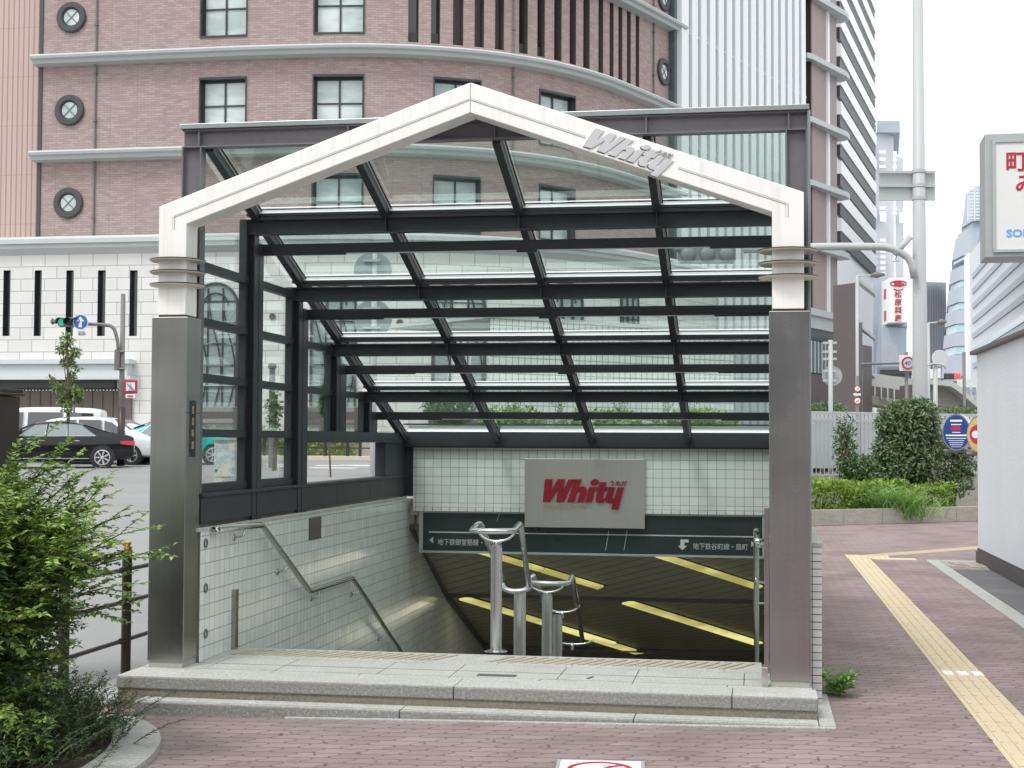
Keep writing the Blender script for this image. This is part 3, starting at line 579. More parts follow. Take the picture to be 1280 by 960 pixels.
for x0, x1, px in ((-4.2, -4.007, -4.238), (-.193, 0, -.213)):
    cx = (x0+x1)/2
    for z in (2.641, 2.560, 2.476):
        rg = part('collar_ring', 'soffit', po, lambda m: m.lathe((cx, .1, z), [(.10, -.006), (.176, -.004), (.182, .0), (.182, .003), (.10, .004)], 40))
        part('rim', 'ring_edge', rg, lambda m: m.lathe((cx, .1, z), [(.178, .0032), (.184, .0034), (.185, .008), (.182, .011), (.105, .012)], 40))
    cl = part('pillar_cladding', 'pillar' if x1 < -1 else 'pillar2', po, lambda m: m.box(px, px+.249, -.004, .245, 0, 2.262), bevel=.004)
    part('plinth', 'plinth', cl, lambda m: m.box(px+.008, px+.241, .006, .238, PZ, -.0005))
    part('cap_joint', 'ring_edge', cl, lambda m: m.box(x0+.006, x1-.006, .006, yb-.006, 2.2625, 2.2745))
    part('cladding_seam', 'ring_edge', cl, lambda m: m.box(px+.002, px+.247, -.0052, .247, 1.585, 1.588) if False else m.box(px+.2495, px+.2505, -.002, .243, 1.625, 1.632))
# inlaid line along the gable; the lower grey strip paints its shadow line
def run(sgn, a, b, hook):
    X = lambda q: -2.1+sgn*q
    zc = lambda q: (ZP+ZIP)/2-.01-(ZP-ZE)/2.1*q
    for o, w, mt_, hx in ((.006, .005, 'gasket', -.0075), (-.006, .0045, 'inlay_shadow', .0075)):
        m = MB(); m.beam((X(a), yf-.0006, zc(a)+o), (X(b), yf-.0006, zc(b)+o), .003, w, (0, 0, 1))
        if hook: m.beam((X(1.997)+hx, yf-.0006, zc(1.997)+.004), (X(1.997)+hx, yf-.0006, zc(1.997)-.085), .003, .004, (1, 0, 0))
        m.build('inlay_line', mt_, po)
run(-1, .004, 1.995, True); run(1, .004, .745, False); run(1, 1.33, 1.995, True)
ang = math.atan2(ZE-ZP, 2.1); ca, sa = math.cos(ang), math.sin(ang)
p = onY(729.8, 183.2, 0)
kk = .0480*.0105
def gfn(u, v, d): 
    u = u+.18*v
    return (p[0]+u*ca-v*sa, yf-.001-d, p[2]+u*sa+v*ca)
whity(gfn, kk*1.0, .008, kx=kk*1.16).build('lettering', 'letter_steel', po, bevel=.002)
whity(lambda u, v, d: (gfn(u-.004, v-.005, 0)[0], yf-.0012, gfn(u-.004, v-.005, 0)[2]) if d == 0 else (gfn(u-.004, v-.005, 0)[0], yf-.003, gfn(u-.004, v-.005, 0)[2]), kk*1.0, .002, kx=kk*1.16).build('letter_backing', 'groove', po)
text_mb('うめだ', .042, lambda u, v, d: gfn(u+.43, v+.098, d), .01, bold=.0006, cw=.8).build('lettering', 'alu', po)
# vertical plate on the inner face of the left pillar
npx = -3.989
t1, t2 = onX(236, 500, npx), onX(243, 571, npx)
npl = part('name_plate', 'navy', po, lambda m: m.box(npx, npx+.008, t1[1], t2[1], t2[2], t1[2]), bevel=.002)
part('plate_rim', 'chrome', npl, lambda m: [m.box(npx, npx+.006, t1[1]-.006, t1[1]-.0005, t2[2], t1[2]), m.box(npx, npx+.006, t2[1]+.0005, t2[1]+.006, t2[2], t1[2]), m.box(npx, npx+.006, t1[1]-.006, t2[1]+.006, t1[2]+.0005, t1[2]+.006), m.box(npx, npx+.006, t1[1]-.006, t2[1]+.006, t2[2]-.006, t2[2]-.0005)])
for i, ch in enumerate('営業時間'):
    text_mb(ch, .056, lambda u, v, d: (npx+.0085+d, (t1[1]+t2[1])/2-.02+u*.62, t1[2]-.085-.078*i+v), .002).build('gold_lettering', 'goldtext', npl)

# ================================================================== GLASS CANOPY
gc = thing('glass_canopy', 'dark steel framed glass canopy sloping down behind the white portal', 'canopy', (-2.06, .27, PZ))
YF = [.27, 1.32, 2.42, 3.53, 4.66, 5.82]
zr = lambda y: 3.431-.348*(y-.27)
XF0, XF1 = -4.15, .03
RX_ = [-3.98, -2.984, -1.988, -.992, -.035]
ff = part('front_frame', 'frame_front', gc, lambda m: [m.ibx(XF0, XF1, .30, 3.44, 3.562, .09, stiff=[-4.032, -2.984, -1.988, -.992, -.085]), m.ibz(XF0, -4.012, .30, PZ, 3.439, .09), m.ibz(-.105, XF1, .30, PZ, 3.439, .09)])
part('flashing', 'flash', ff, lambda m: [m.box(XF0-.012, XF1+.012, .235, .42, 3.5635, 3.598), m.box(XF1+.001, XF1+.02, .25, .36, .3, 3.562)], bevel=.003)
BZ = [(2.985, 3.10), (2.590, 2.705), (2.203, 2.312), (1.822, 1.925)]
PB = [(1.465, 2.846, 2.931), (2.61, 2.452, 2.539), (3.775, 2.052, 2.132), (4.895, 1.654, 1.732)]
SB = 1.53
for i, y in enumerate(YF[1:5]):
    z0, z1 = BZ[i]; low = .86 if i < 2 else SB
    part('portal_frame', 'frame', gc, lambda m: [m.ibx(-4.10, .03, y, z0, z1, .09, stiff=[-2.984, -1.988, -.992]), m.ibz(-4.10, -3.98, y, low, z0-.0005, .09), m.ibz(-.07, .03, y, low, z0-.0005, .09)])
    yb_, w0, w1 = PB[i]
    def tie(m):
        m.box(-3.976, -.09, yb_-.03, yb_, w0+.012, w1); m.box(-3.976, -3.33, yb_-.031, yb_-.001, w0, w0+.0115); m.box(-.62, -.09, yb_-.031, yb_-.001, w0, w0+.0115); m.box(-2.03, -1.88, yb_-.031, yb_-.001, w0-.004, w0+.0115)
        m.box(-4.04, -3.977, y+.05, yb_, low, w1); m.box(-.089, -.03, y+.05, yb_, low, w1)
    tf = part('tie_frame', 'frame', gc, tie)
    part('reflection_strip', 'gasket', tf, lambda m: [m.box(-3.325, -2.035, yb_-.028, yb_-.004, w0+.006, w0+.0115), m.box(-1.875, -.625, yb_-.028, yb_-.004, w0+.006, w0+.0115)])  # pale strip in place of the white reflected line under the tie
# rafters
for x in RX_:
    rf = part('rafter', 'frame', gc, lambda m: m.beam((x, .34, zr(.34)+.055), (x, 6.05, zr(6.05)+.055), .055, .085))
    part('glazing_strip', 'riser', rf, lambda m: m.beam((x+.032, .36, zr(.36)+.086), (x+.032, 6.03, zr(6.03)+.086), .008, .014)); part('glazing_seal', 'black', rf, lambda m: m.beam((x+.041, .36, zr(.36)+.09), (x+.041, 6.03, zr(6.03)+.09), .009, .012))  # white strip in place of light reflecting on the glazing edge
# purlins and glass rows
GO = .115
for i in range(1, 6):
    y = YF[i]; z = zr(y)
    if i < 5:
        part('purlin', 'frame', gc, lambda m: [m.box(-4.05, .03, y-.016, y+.0, z+.104, z+.1125), m.box(-4.05, .03, y-.052, y+.03, z+.056, z+.075)])
        part('purlin_flange', 'frame_front', gc, lambda m: m.box(-4.0, -.02, y-.028, y+.03, z+.034, z+.0555))
        for j in range(4):
            xa, xb = RX_[j]+.03, RX_[j+1]-.03
            def tilt(m, y0, z0, y1, z1): m.add([(x, yy, zz) for x in (xa, xb) for yy, zz in ((y0, z0), (y1, z1), (y1+.006, z1), (y0+.006, z0))], [(0, 1, 2, 3), (7, 6, 5, 4), (0, 4, 5, 1), (1, 5, 6, 2), (2, 6, 7, 3), (3, 7, 4, 0)])
            part('sill_flashing', 'riser', gc, lambda m: tilt(m, y-.052, z+.0755, y-.018, z+.1035))
            part('edge_flashing', 'riser', gc, lambda m: tilt(m, y-.050, z+.1125, y-.038, z+.1215))
    for j in range(4):
        ya, yb2 = (YF[i-1]+.045 if i == 1 else YF[i-1]+.035), (YF[i]-.035 if i < 5 else 6.0)
        xa, xb = RX_[j]+.034, RX_[j+1]-.034
        part('roof_pane', 'roof_glass', gc, lambda m: m.add([(xa, ya, zr(ya)+GO), (xb, ya, zr(ya)+GO), (xb, yb2, zr(yb2)+GO), (xa, yb2, zr(yb2)+GO), (xa, ya, zr(ya)+GO+.01), (xb, ya, zr(ya)+GO+.01), (xb, yb2, zr(yb2)+GO+.01), (xa, yb2, zr(yb2)+GO+.01)], [(0, 3, 2, 1), (4, 5, 6, 7), (0, 1, 5, 4), (1, 2, 6, 5), (2, 3, 7, 6), (3, 0, 4, 7)]))
rb = part('rear_beam', 'frame', gc, lambda m: m.box(-4.02, .02, 6.06, 6.14, 1.392, 1.548), bevel=.004)
part('beam_edge', 'ring_edge', rb, lambda m: m.box(-4.0, .0, 6.07, 6.143, 1.378, 1.3915))
for j in range(4): part('sill_flashing', 'riser', gc, lambda m: m.add([(x, yy, zz) for x in (RX_[j]+.03, RX_[j+1]-.03) for yy, zz in ((6.062, 1.5485), (6.11, 1.612), (6.118, 1.612), (6.07, 1.5485))], [(0, 1, 2, 3), (7, 6, 5, 4), (0, 4, 5, 1), (1, 5, 6, 2), (2, 6, 7, 3), (3, 7, 4, 0)]))
part('purlin', 'frame', gc, lambda m: m.box(-4.0, .0, 6.06, 6.10, 1.616, 1.634))
# side glazing
RZ = [2.645, 2.26, 1.878, 1.497]
for side, (xo, xi) in enumerate(((-4.10, -4.02), (-.03, .035))):
    for i in range(5):
        ya, yb2 = YF[i]+(.046 if i == 0 else .05), YF[i+1]-.046
        if i > 0: ya = PB[i-1][0]+.001
        if i == 4: yb2 = 6.05
        top = lambda y: zr(y)+.012
        for rz_ in RZ:
            if rz_ < top(yb2)-.03 or rz_ < top(ya)-.05:
                if i >= 2 and rz_ < 1.6: continue
                ye = yb2 if rz_ < top(yb2) else ya+(top(ya)-rz_)/.348-.03
                part('side_rail', 'frame', gc, lambda m: m.box(xo+.01, xi-.005, ya, ye, rz_-.028, rz_+.028))
        zl0 = 1.10 if i < 2 else SB
        xg = (xo+xi)/2
        part('side_pane', 'side_glass', gc, lambda m: m.add([(xg+dx, *q) for dx in (0, .008) for q in ((ya, zl0), (yb2, zl0), (yb2, max(zl0, top(yb2)+.06)), (ya, top(ya)+.06))], [(0, 3, 2, 1), (4, 5, 6, 7), (0, 1, 5, 4), (1, 2, 6, 5), (2, 3, 7, 6), (3, 0, 4, 7)]))
        if i < 2:
            part('side_frame', 'frame', gc, lambda m: [m.box(xo+.005, xi, ya, yb2, 1.09, 1.15), m.box(xo+.012, xi-.012, yb2-.045, yb2, 1.151, top(yb2)-.01)])
        else: part('side_frame', 'frame', gc, lambda m: m.box(xo+.012, xi-.012, yb2-.04, yb2, SB, max(SB+.01, top(yb2)-.01)))
    part('side_beam', 'frame', gc, lambda m: m.box(xo-.01, xi+.045 if side == 0 else xi, PB[1][0]+.001, 6.058, 1.432, SB))
    part('end_panel', 'frame', gc, lambda m: m.box(xo, xi+.03 if side == 0 else xi, 5.28, 6.135, .90, 1.431))
    sp = part('sill_panel', 'frame', gc, lambda m: [m.box(xo-.02, xi+.035 if side == 0 else xi, max(.26, YF[i]+.004), YF[i+1] if i < 4 else 6.13, .885, 1.062) for i in range(5)], bevel=.003)
    part('sill_cap', 'frame', sp, lambda m: m.box(xo-.03, xi+.05 if side == 0 else xi, .26, 6.13, 1.0625, 1.088), bevel=.003)
    part('sill_gap_shadow', 'ring_edge', sp, lambda m: m.box(xo, xi+.02 if side == 0 else xi, .27, 6.12, .858 if side == 0 else .832, .8845))  # dark strip painted as the shadow in the gap under the sill

# ================================================================== HANDRAILS
def arc(p, q, c, n=6): pass
def smooth_path(pts, r=.06, n=5):
    P = [np.array(p, float) for p in pts]; out = [P[0]]
    for i in range(1, len(P)-1):
        a, b, c = P[i-1], P[i], P[i+1]; d1 = (a-b)/np.linalg.norm(a-b); d2 = (c-b)/np.linalg.norm(c-b); rr_ = min(r, np.linalg.norm(a-b)*.45, np.linalg.norm(c-b)*.45)
        s, e = b+d1*rr_, b+d2*rr_
        for t in np.linspace(0, 1, n): out.append((1-t)**2*s+2*t*(1-t)*b+t*t*e)
    out.append(P[-1]); return out
hl = thing('wall_handrail', 'stainless wall handrail stepping down the left tiled wall', 'handrail', (-3.9, .4, .8))
xr = -3.91
rp = [onX(x, y, xr) for x, y in ((275, 662.5), (327, 656), (387, 739), (440, 722), (497, 808))]
rp.append(rp[-1]+np.array([0, 1.1, -.62]))
rp[0] = rp[0]+np.array([0, 0, 0])
part('rail', 'chrome', hl, lambda m: m.tube([rp[0]+np.array([-.05, .0, 0]), rp[0]+np.array([-.012, -.004, 0])]+smooth_path([rp[0]]+rp[1:], .05)[1:], .023, 14), smooth=True)
for (x, y) in ((305, 661), (358, 705), (399, 739), (448, 735), (482, 790)):
    b = onX(x, y, xr)
    part('bracket', 'chrome', hl, lambda m: [m.tube(smooth_path([b+np.array([0, 0, -.012]), b+np.array([0, -.01, -.055]), (-3.975, b[1]-.02, b[2]-.06)], .03), .008, 8), m.lathe((-3.98, b[1]-.02, b[2]-.06), [(.026, .001), (.026, .008), (.01, .009)], 16, (1, 0, 0))], smooth=True)

ch = thing('centre_handrail', 'chrome twin handrail on round posts standing in the middle of the stair head', 'handrail', (-2.06, .82, PZ))
yP = onZ(620, 815, PZ)[1]
pc = onY(620, 815, yP); pw = 1840/10.1
px0 = pc[0]
# posts: [px, top y, bottom hidden, Y]
def post(m, x, y, z0, z1, r): m.tube([(x, y, z0), (x, y, z1)], r, 20); m.tube([(x, y, z1), (x, y, z1+.012)], r*.85, 20)
sp0 = part('post', 'chrome', ch, lambda m: post(m, px0, yP, PZ, onY(620, 684, yP)[2], .041), smooth=False)
part('base_flange', 'chrome', sp0, lambda m: m.lathe((px0, yP, PZ+.002), [(.082, 0), (.084, .006), (.045, .016)], 28))
yq = [yP, yP+.72, yP+1.55, yP+2.35]
Qp = [(620, 684), (650, 738), (684, 744), (697, 770)]
for i, ((x, y), w) in enumerate(zip(Qp, (0, 15.5, 13.5, 12))):
    if i == 0: continue
    b = onY(x, y, yq[i]); dd = proj(*b)[2]
    part('post', 'chrome', ch, lambda m: post(m, b[0], yq[i], b[2]-1.4, b[2], w/2*dd/1840))
hw = .152
def oy(x, y, Yv): return onY(x, y, Yv)
# head loop: two rails joined by a U at the front
A = oy(620, 669, yP-.14); 
zt = oy(600, 660, yP+.03)[2]
def loop_front(m):
    c = px0-.01; y0 = yP-.08; z = zt
    pts = [(c-hw+.02, y0+.16, z+.02), (c-hw, y0+.05, z)]+[(c+hw*math.cos(a), y0+.0+(.10)*math.sin(a), z-.008) for a in np.linspace(math.pi*1.02, 2*math.pi*.99, 12)]+[(c+hw, y0+.05, z)]
    R_ = pts+[(c+hw+.01, y0+.20, z+.035)]
    e1 = oy(661, 733, yq[1]-.02); R_ = R_+[e1]
    m.tube(smooth_path(R_, .05, 4), .021, 12)
    L0 = (c-hw+.02, y0+.2, z+.035); e0 = oy(634, 733, yq[1]-.02)
    L_ = [(c-hw+.005, y0+.10, z+.008), L0, oy(628, 724, yq[1]-.05)]
    m.tube(smooth_path(L_, .05, 4), .021, 12)
    # bottom U
    f1 = oy(628, 724, yq[1]-.05)
    cx_ = (f1[0]+e1[0])/2; w_ = abs(e1[0]-f1[0])/2+.01
    m.tube([(cx_-w_*math.cos(a), yq[1]-.05-.0*math.sin(a)+.05*(1-math.sin(a)), e1[2]+.012-.05*math.sin(a)) for a in np.linspace(0, math.pi, 12)], .021, 12)
part('rail', 'chrome', ch, loop_front, smooth=True)
def yoke(m, x, y, z, w, h):
    m.tube([(x-w*math.cos(a), y, z-h*math.sin(a)) for a in np.linspace(.12, math.pi-.12, 14)], .009, 8); m.tube([(x, y, z-h-.05), (x, y, z-h+.01)], .014, 10)
part('saddle', 'chrome', ch, lambda m: yoke(m, px0, yP, zt-.015, hw*.85, .075), smooth=True)
def loop2(m):
    a = oy(675, 729, yq[2]-.12); b = oy(702, 728, yq[2]-.12); z = (a[2]+b[2])/2; c = (oy(672, 728, yq[2])[0]+oy(706, 728, yq[2])[0])/2; w = .16; y0 = yq[2]-.1
    pts = [(c-w, y0+.12, z+.015)]+[(c+w*math.cos(t), y0+.09*math.sin(t), z) for t in np.linspace(math.pi, 2*math.pi, 12)]+[(c+w, y0+.2, z+.04), oy(728, 800, yq[3]+.9)]
    m.tube(smooth_path(pts, .05, 4), .021, 12)
    m.tube(smooth_path([(c-w, y0+.12, z+.015), (c-w, y0+.2, z+.04), oy(702, 812, yq[3]+.9)], .05), .021, 12)
part('rail', 'chrome', ch, loop2, smooth=True)
part('saddle', 'chrome', ch, lambda m: (lambda b: yoke(m, b[0], yq[2], b[2]+.085, .13, .06))(oy(684, 744, yq[2])), smooth=True)
part('saddle', 'chrome', ch, lambda m: (lambda b: yoke(m, b[0]+.02, yq[3], b[2]+.1, .15, .075))(oy(700, 769, yq[3])), smooth=True)
part('saddle', 'chrome', ch, lambda m: (lambda b: yoke(m, b[0]+.03, yq[3]+.4, b[2]+.07, .19, .05))(oy(711, 808, yq[3]+.4)), smooth=True)

hr = thing('wall_handrail', 'short stainless handrail hooked to the inner side of the right pillar', 'handrail', (-.26, .6, .8))
xq = -.272
def rrail(m):
    a = onY(946, 671, .55)
    m.tube(smooth_path([(a[0]-.005, .66, a[2]+.015), (a[0], .50, a[2]-.015), (a[0], .44, a[2]-.02), (a[0]+.045, .46, a[2]-.03)], .03), .021, 12)
    b1, b2 = onY(945.5, 680, .8), onY(945.5, 760, 2.1); m.tube([(a[0]-.002, .64, a[2]+.012), (a[0]-.004, 1.2, a[2]-.0), (b2[0], 2.1, b2[2]), (b2[0], 3.4, b2[2]-.75)], .02, 12)
part('rail', 'chrome', hr, rrail, smooth=True)
for (x, y, Yv) in ((950, 683, .6), (950, 728, 1.3), (950, 754, 2.0)):
    b = onY(x, y, Yv); part('bracket', 'chrome', hr, lambda m: m.tube(smooth_path([(b[0]-.03, Yv, b[2]+.03), (b[0]-.02, Yv, b[2]), (-.14, Yv, b[2])], .03), .0085, 8), smooth=True)
gp = thing('guide_post', 'short stainless channel post standing on the platform by the left tiled wall', 'post', (-3.89, .55, PZ))
g1 = onZ(286, 812, PZ); zt_ = onY(286, 737, g1[1])[2]
part('channel', 'pillar2', gp, lambda m: [m.box(g1[0]-.012, g1[0]+.048, g1[1]-.005, g1[1]+.06, PZ, zt_), m.box(g1[0]-.03, g1[0]-.0125, g1[1]-.012, g1[1]+.065, PZ, zt_-.003), m.box(-3.979, g1[0]-.031, g1[1]+.01, g1[1]+.05, PZ, zt_-.01)], bevel=.002)
part('foot_plate', 'groove', gp, lambda m: m.box(-3.978, g1[0]+.034, g1[1]+.0, g1[1]+.075, PZ-.001, PZ+.004))
gq = thing('guide_post', 'tall thin stainless channel beside the inner edge of the right pillar', 'post', (-.24, .1, PZ))
g2 = onZ(955, 860, PZ)
part('channel', 'pillar2', gq, lambda m: [m.box(-.245, -.2145, .02, .06, PZ+.12, 1.05)], bevel=.002)
part('rod', 'chrome', gq, lambda m: m.tube([(-.236, .30, PZ), (-.236, .30, 1.0)], .009, 10), smooth=True)
part('foot', 'chrome', gq, lambda m: m.box(-.262, -.224, -.03, .012, PZ, PZ+.12), bevel=.003)
#SECTION2

# ================================================================== DEPARTMENT STORE
PLAN = [(-70, 49.1), (-48, 49.1), (-34, 49.1), (-26, 49.05), (-21.5, 49.05), (-17.14, 49.3), (-14.6, 49.85), (-12.21, 50.85), (-10.53, 51.98), (-8.87, 53.62), (-7.3, 55.95), (-5.9, 58.95), (-4.63, 61.9), (-4.2, 62.95)]
def _cr():
    P = [np.array(p, float) for p in PLAN]; out = []
    for i in range(len(P)-1):
        p0, p1, p2, p3 = P[max(i-1, 0)], P[i], P[i+1], P[min(i+2, len(P)-1)]; n = 6 if i >= 4 else 1
        for k in range(n):
            t_ = k/n; out.append(.5*((2*p1)+(p2-p0)*t_+(2*p0-5*p1+4*p2-p3)*t_**2+(3*p1-p0-3*p2+p3)*t_**3) if i >= 4 else p1)
    out.append(P[-1]); return out
_PL = _cr()
def fpath(off=0.0):   # brick facade in plan, shifted outward by off
    out = []
    for i, p in enumerate(_PL):
        d = _PL[min(i+1, len(_PL)-1)]-_PL[max(i-1, 0)]; d /= np.linalg.norm(d); out.append(tuple(p+np.array([d[1], -d[0]])*off))
    return out
def bpath(off=0.0): return fpath(off+2.15)   # stone base
class Path:
    def __init__(s, pts):
        s.p = [np.array(q, float) for q in pts]; s.S = [0]
        for i in range(1, len(s.p)): s.S.append(s.S[-1]+np.linalg.norm(s.p[i]-s.p[i-1]))
    def at(s, u):
        u = min(max(u, 0), s.S[-1]-1e-6)
        i = max(k for k in range(len(s.S)-1) if s.S[k] <= u); t = (u-s.S[i])/(s.S[i+1]-s.S[i]); return s.p[i]*(1-t)+s.p[i+1]*t
    def hit(s, px, py):   # ray -> (arc length, z)
        d = ray(px, py); best = None
        for i in range(len(s.p)-1):
            a, b = s.p[i], s.p[i+1]; e = b-a; den = d[0]*e[1]-d[1]*e[0]
            if abs(den) < 1e-9: continue
            w_ = a-CP[:2]; t = (w_[0]*e[1]-w_[1]*e[0])/den; k = (w_[0]*d[1]-w_[1]*d[0])/den
            if t > 0 and -1e-6 <= k <= 1+1e-6 and (best is None or t < best[0]): best = (t, s.S[i]+k*(s.S[i+1]-s.S[i]), CP[2]+t*d[2])
        return best[1], best[2]
FP, BP = Path(fpath()), Path(bpath())
ds = thing('department_store', 'curved pink brick store with a white stone base, pale ledges and round porthole windows', 'building', (-17, 50, .84))
def wallgrid(m, P, s0, s1, z0, z1, holes, step=.9):
    S = {s0, s1}; Zs = {z0, z1}
    for a, b, c, d in holes: S |= {a, b}; Zs |= {c, d}
    S |= {x for x in P.S if s0 < x < s1}; u = s0
    while u < s1: S.add(u); u += 3.0
    S = sorted(x for x in S if s0 <= x <= s1); Zs = sorted(x for x in Zs if z0 <= x <= z1)
    S = [x for i, x in enumerate(S) if i == 0 or x-S[i-1] > 1e-5]
    o = len(m.v); nz = len(Zs)
    for u in S:
        q = P.at(u)
        for z in Zs: m.uv[len(m.v)] = (u, z); m.v.append((q[0], q[1], z))
    for i in range(len(S)-1):
        for j in range(nz-1):
            uc, zc = (S[i]+S[i+1])/2, (Zs[j]+Zs[j+1])/2
            if any(a < uc < b and c < zc < d for a, b, c, d in holes): continue
            m.f.append((o+i*nz+j, o+(i+1)*nz+j, o+(i+1)*nz+j+1, o+i*nz+j+1))
def frame_of(P, s0, s1):
    p, q = P.at(s0), P.at(s1); t = (q-p); L = np.linalg.norm(t); t = t/L; n_ = np.array([-t[1], t[0]])  # inward (away from street)
    return p, t, n_, L
def lf(P, s0, s1):   # local (u, depth, z)->xyz
    p, t, n_, L = frame_of(P, s0, s1); return (lambda u, d, z: (p[0]+t[0]*u+n_[0]*d, p[1]+t[1]*u+n_[1]*d, z)), L
def lbox(m, g, u0, u1, d0, d1, z0, z1): m.add([g(u, d, z) for u in (u0, u1) for d in (d0, d1) for z in (z0, z1)], [(0, 1, 3, 2), (4, 6, 7, 5), (0, 4, 5, 1), (2, 3, 7, 6), (0, 2, 6, 4), (1, 5, 7, 3)])
def reveal(m, g, L, z0, z1, dp):
    for q in (((0, 0), (0, 0)),): pass
    m.add([g(0, 0, z0), g(0, dp, z0), g(0, dp, z1), g(0, 0, z1)], [(0, 1, 2, 3)]); m.add([g(L, 0, z0), g(L, dp, z0), g(L, dp, z1), g(L, 0, z1)], [(3, 2, 1, 0)])
    m.add([g(0, 0, z1), g(0, dp, z1), g(L, dp, z1), g(L, 0, z1)], [(0, 1, 2, 3)]); m.add([g(0, 0, z0), g(0, dp, z0), g(L, dp, z0), g(L, 0, z0)], [(3, 2, 1, 0)])
Z1 = FP.hit(430, 59.5)[1]; Z2 = FP.hit(230, 187)[1]; PITCH = Z1-Z2; ZB = FP.hit(300, 305)[1]; TOP = 38
holes = []; wins = []; slits = []
zb1 = FP.hit(430, 40)[1]; zt2 = FP.hit(420, 95.5)[1]; hgt = zt2-(zb1-PITCH)
for xa, xb, rows in ((250, 306.5, (0, 1)), (392, 453.5, (0, 1, 2, 3)), (543, 600, (1, 2)), (675, 718, (1, 2))):
    for r_ in rows:
        z0 = zb1-PITCH*(r_-0); sA = FP.hit(xa, 150)[0]; sB = FP.hit(xb, 150)[0]
        if z0 < ZB+.3: continue
        h = (sA, sB, z0, z0+hgt); holes.append(h); wins.append(h)
for r_ in (-1,): 
    for xa, xb in ((250, 306.5), (392, 453.5)): h = (FP.hit(xa, 150)[0], FP.hit(xb, 150)[0], zb1+PITCH, zb1+PITCH+hgt); holes.append(h); wins.append(h)
for a, b in ((510, 523), (538.6, 550), (566, 579), (593, 605), (618.7, 630), (648.6, 659.6), (671.6, 681), (692.6, 702), (712, 720), (729, 737), (748, 754), (762, 767), (773, 778), (783.7, 788.5), (794.6, 799)):
    h = (FP.hit(a, 60)[0], FP.hit(b, 60)[0], Z1+.28, Z1+10.5); holes.append(h); slits.append(h)
s_left = FP.hit(52, 150)[0]; s_right = FP.S[-1]
part('brick_wall', 'brick', ds, lambda m: wallgrid(m, FP, s_left, s_right, ZB-.4, TOP, holes))
part('ribbed_wall', 'ribbed', ds, lambda m: wallgrid(m, Path(fpath(-.25)), 0, s_left, ZB-.4, TOP, []))
part('corner_trim', 'darkstone', ds, lambda m: (lambda p: m.box(p[0]-.14, p[0]+.02, p[1]-.05, p[1]+.3, ZB-.4, TOP))(FP.at(s_left)))
for (a, b, z0, z1) in wins:
    g, L = lf(FP, a, b)
    wf = part('window', 'winframe', ds, lambda m: [reveal(m, g, L, z0, z1, .42), lbox(m, g, -.05, L+.05, -.05, -.001, z1, z1+.09), lbox(m, g, -.05, L+.05, -.05, -.001, z0-.08, z0), lbox(m, g, -.05, -.0, -.05, -.001, z0, z1), lbox(m, g, L, L+.05, -.05, -.001, z0, z1),
        lbox(m, g, .0, L, .30, .36, z0, z0+.09), lbox(m, g, 0, L, .30, .36, z1-.09, z1), lbox(m, g, 0, .08, .30, .36, z0+.09, z1-.09), lbox(m, g, L-.08, L, .30, .36, z0+.09, z1-.09), lbox(m, g, L/2-.035, L/2+.035, .29, .35, z0+.09, z1-.09), lbox(m, g, .08, L-.08, .295, .345, z0+hgt*.53-.03, z0+hgt*.53+.03)])
    part('pane', 'blind', wf, lambda m: lbox(m, g, .02, L-.02, .36, .40, z0+.02, z1-.02))
for i, (a, b, z0, z1) in enumerate(slits):
    g, L = lf(FP, a, b); sl_ = part('slit_window', 'slitdark', ds, lambda m: [reveal(m, g, L, z0, z1, .55)]); part('back_panel', 'slitdark' if i not in (0, 1, 5, 6) else 'darkglass', sl_, lambda m: lbox(m, g, .0, L, .5, .54, z0, z1))
    if i in (0, 1, 5, 6): part('louvre', 'darkstone', sl_, lambda m: lbox(m, g, .02, L-.02, .3, .49, z0+.0, z0+.5))
# portholes
def porthole(px, py, rpx):
    s, z = FP.hit(px, py); p = FP.at(s); g, L = lf(FP, s-.05, s+.05); t = np.array(g(1, 0, 0))-np.array(g(0, 0, 0)); o = np.array(g(0, -1, 0))-np.array(g(0, 0, 0)); rm = rpx
    c = np.array([p[0], p[1], z])
    ring = part('porthole', 'darkstone', ds, lambda m: m.lathe(c-o*.02, [(rm, .0), (rm, .12), (rm*.93, .16), (rm*.66, .16), (rm*.55, .05), (rm*.52, .04)], 36, o))
    part('pane', 'blind', ring, lambda m: m.lathe(c+o*.02, [(rm*.53, 0), (rm*.53, .02)], 24, o))
    part('cross_bar', 'darkpole', ring, lambda m: [m.beam(c+o*.06-(t*math.cos(a)+np.array([0, 0, math.sin(a)]))*rm*.52, c+o*.06+(t*math.cos(a)+np.array([0, 0, math.sin(a)]))*rm*.52, .03, .022, o) for a in (.785, 2.356)])
for px, py in ((90, 22), (87.5, 138), (86, 254)): porthole(px, py, .66)
for px, py in ((829, 90), (829, -3)): porthole(px, py, .66)
# downpipes
for px, a, b in ((119.5, ZB, 30), (641, Z2, TOP), (816, Z2, TOP)):
    s, _ = FP.hit(px, 150); p, t, n_, L = frame_of(FP, s-.05, s+.05); c = FP.at(s)-n_*.07
    part('downpipe', 'darkpole', ds, lambda m: [m.tube([(c[0], c[1], a), (c[0], c[1], b)], .042, 8)]+[m.lathe((c[0], c[1], a+1.2+PITCH*.5*i), [(.08, 0), (.08, .06)], 8) for i in range(7)])
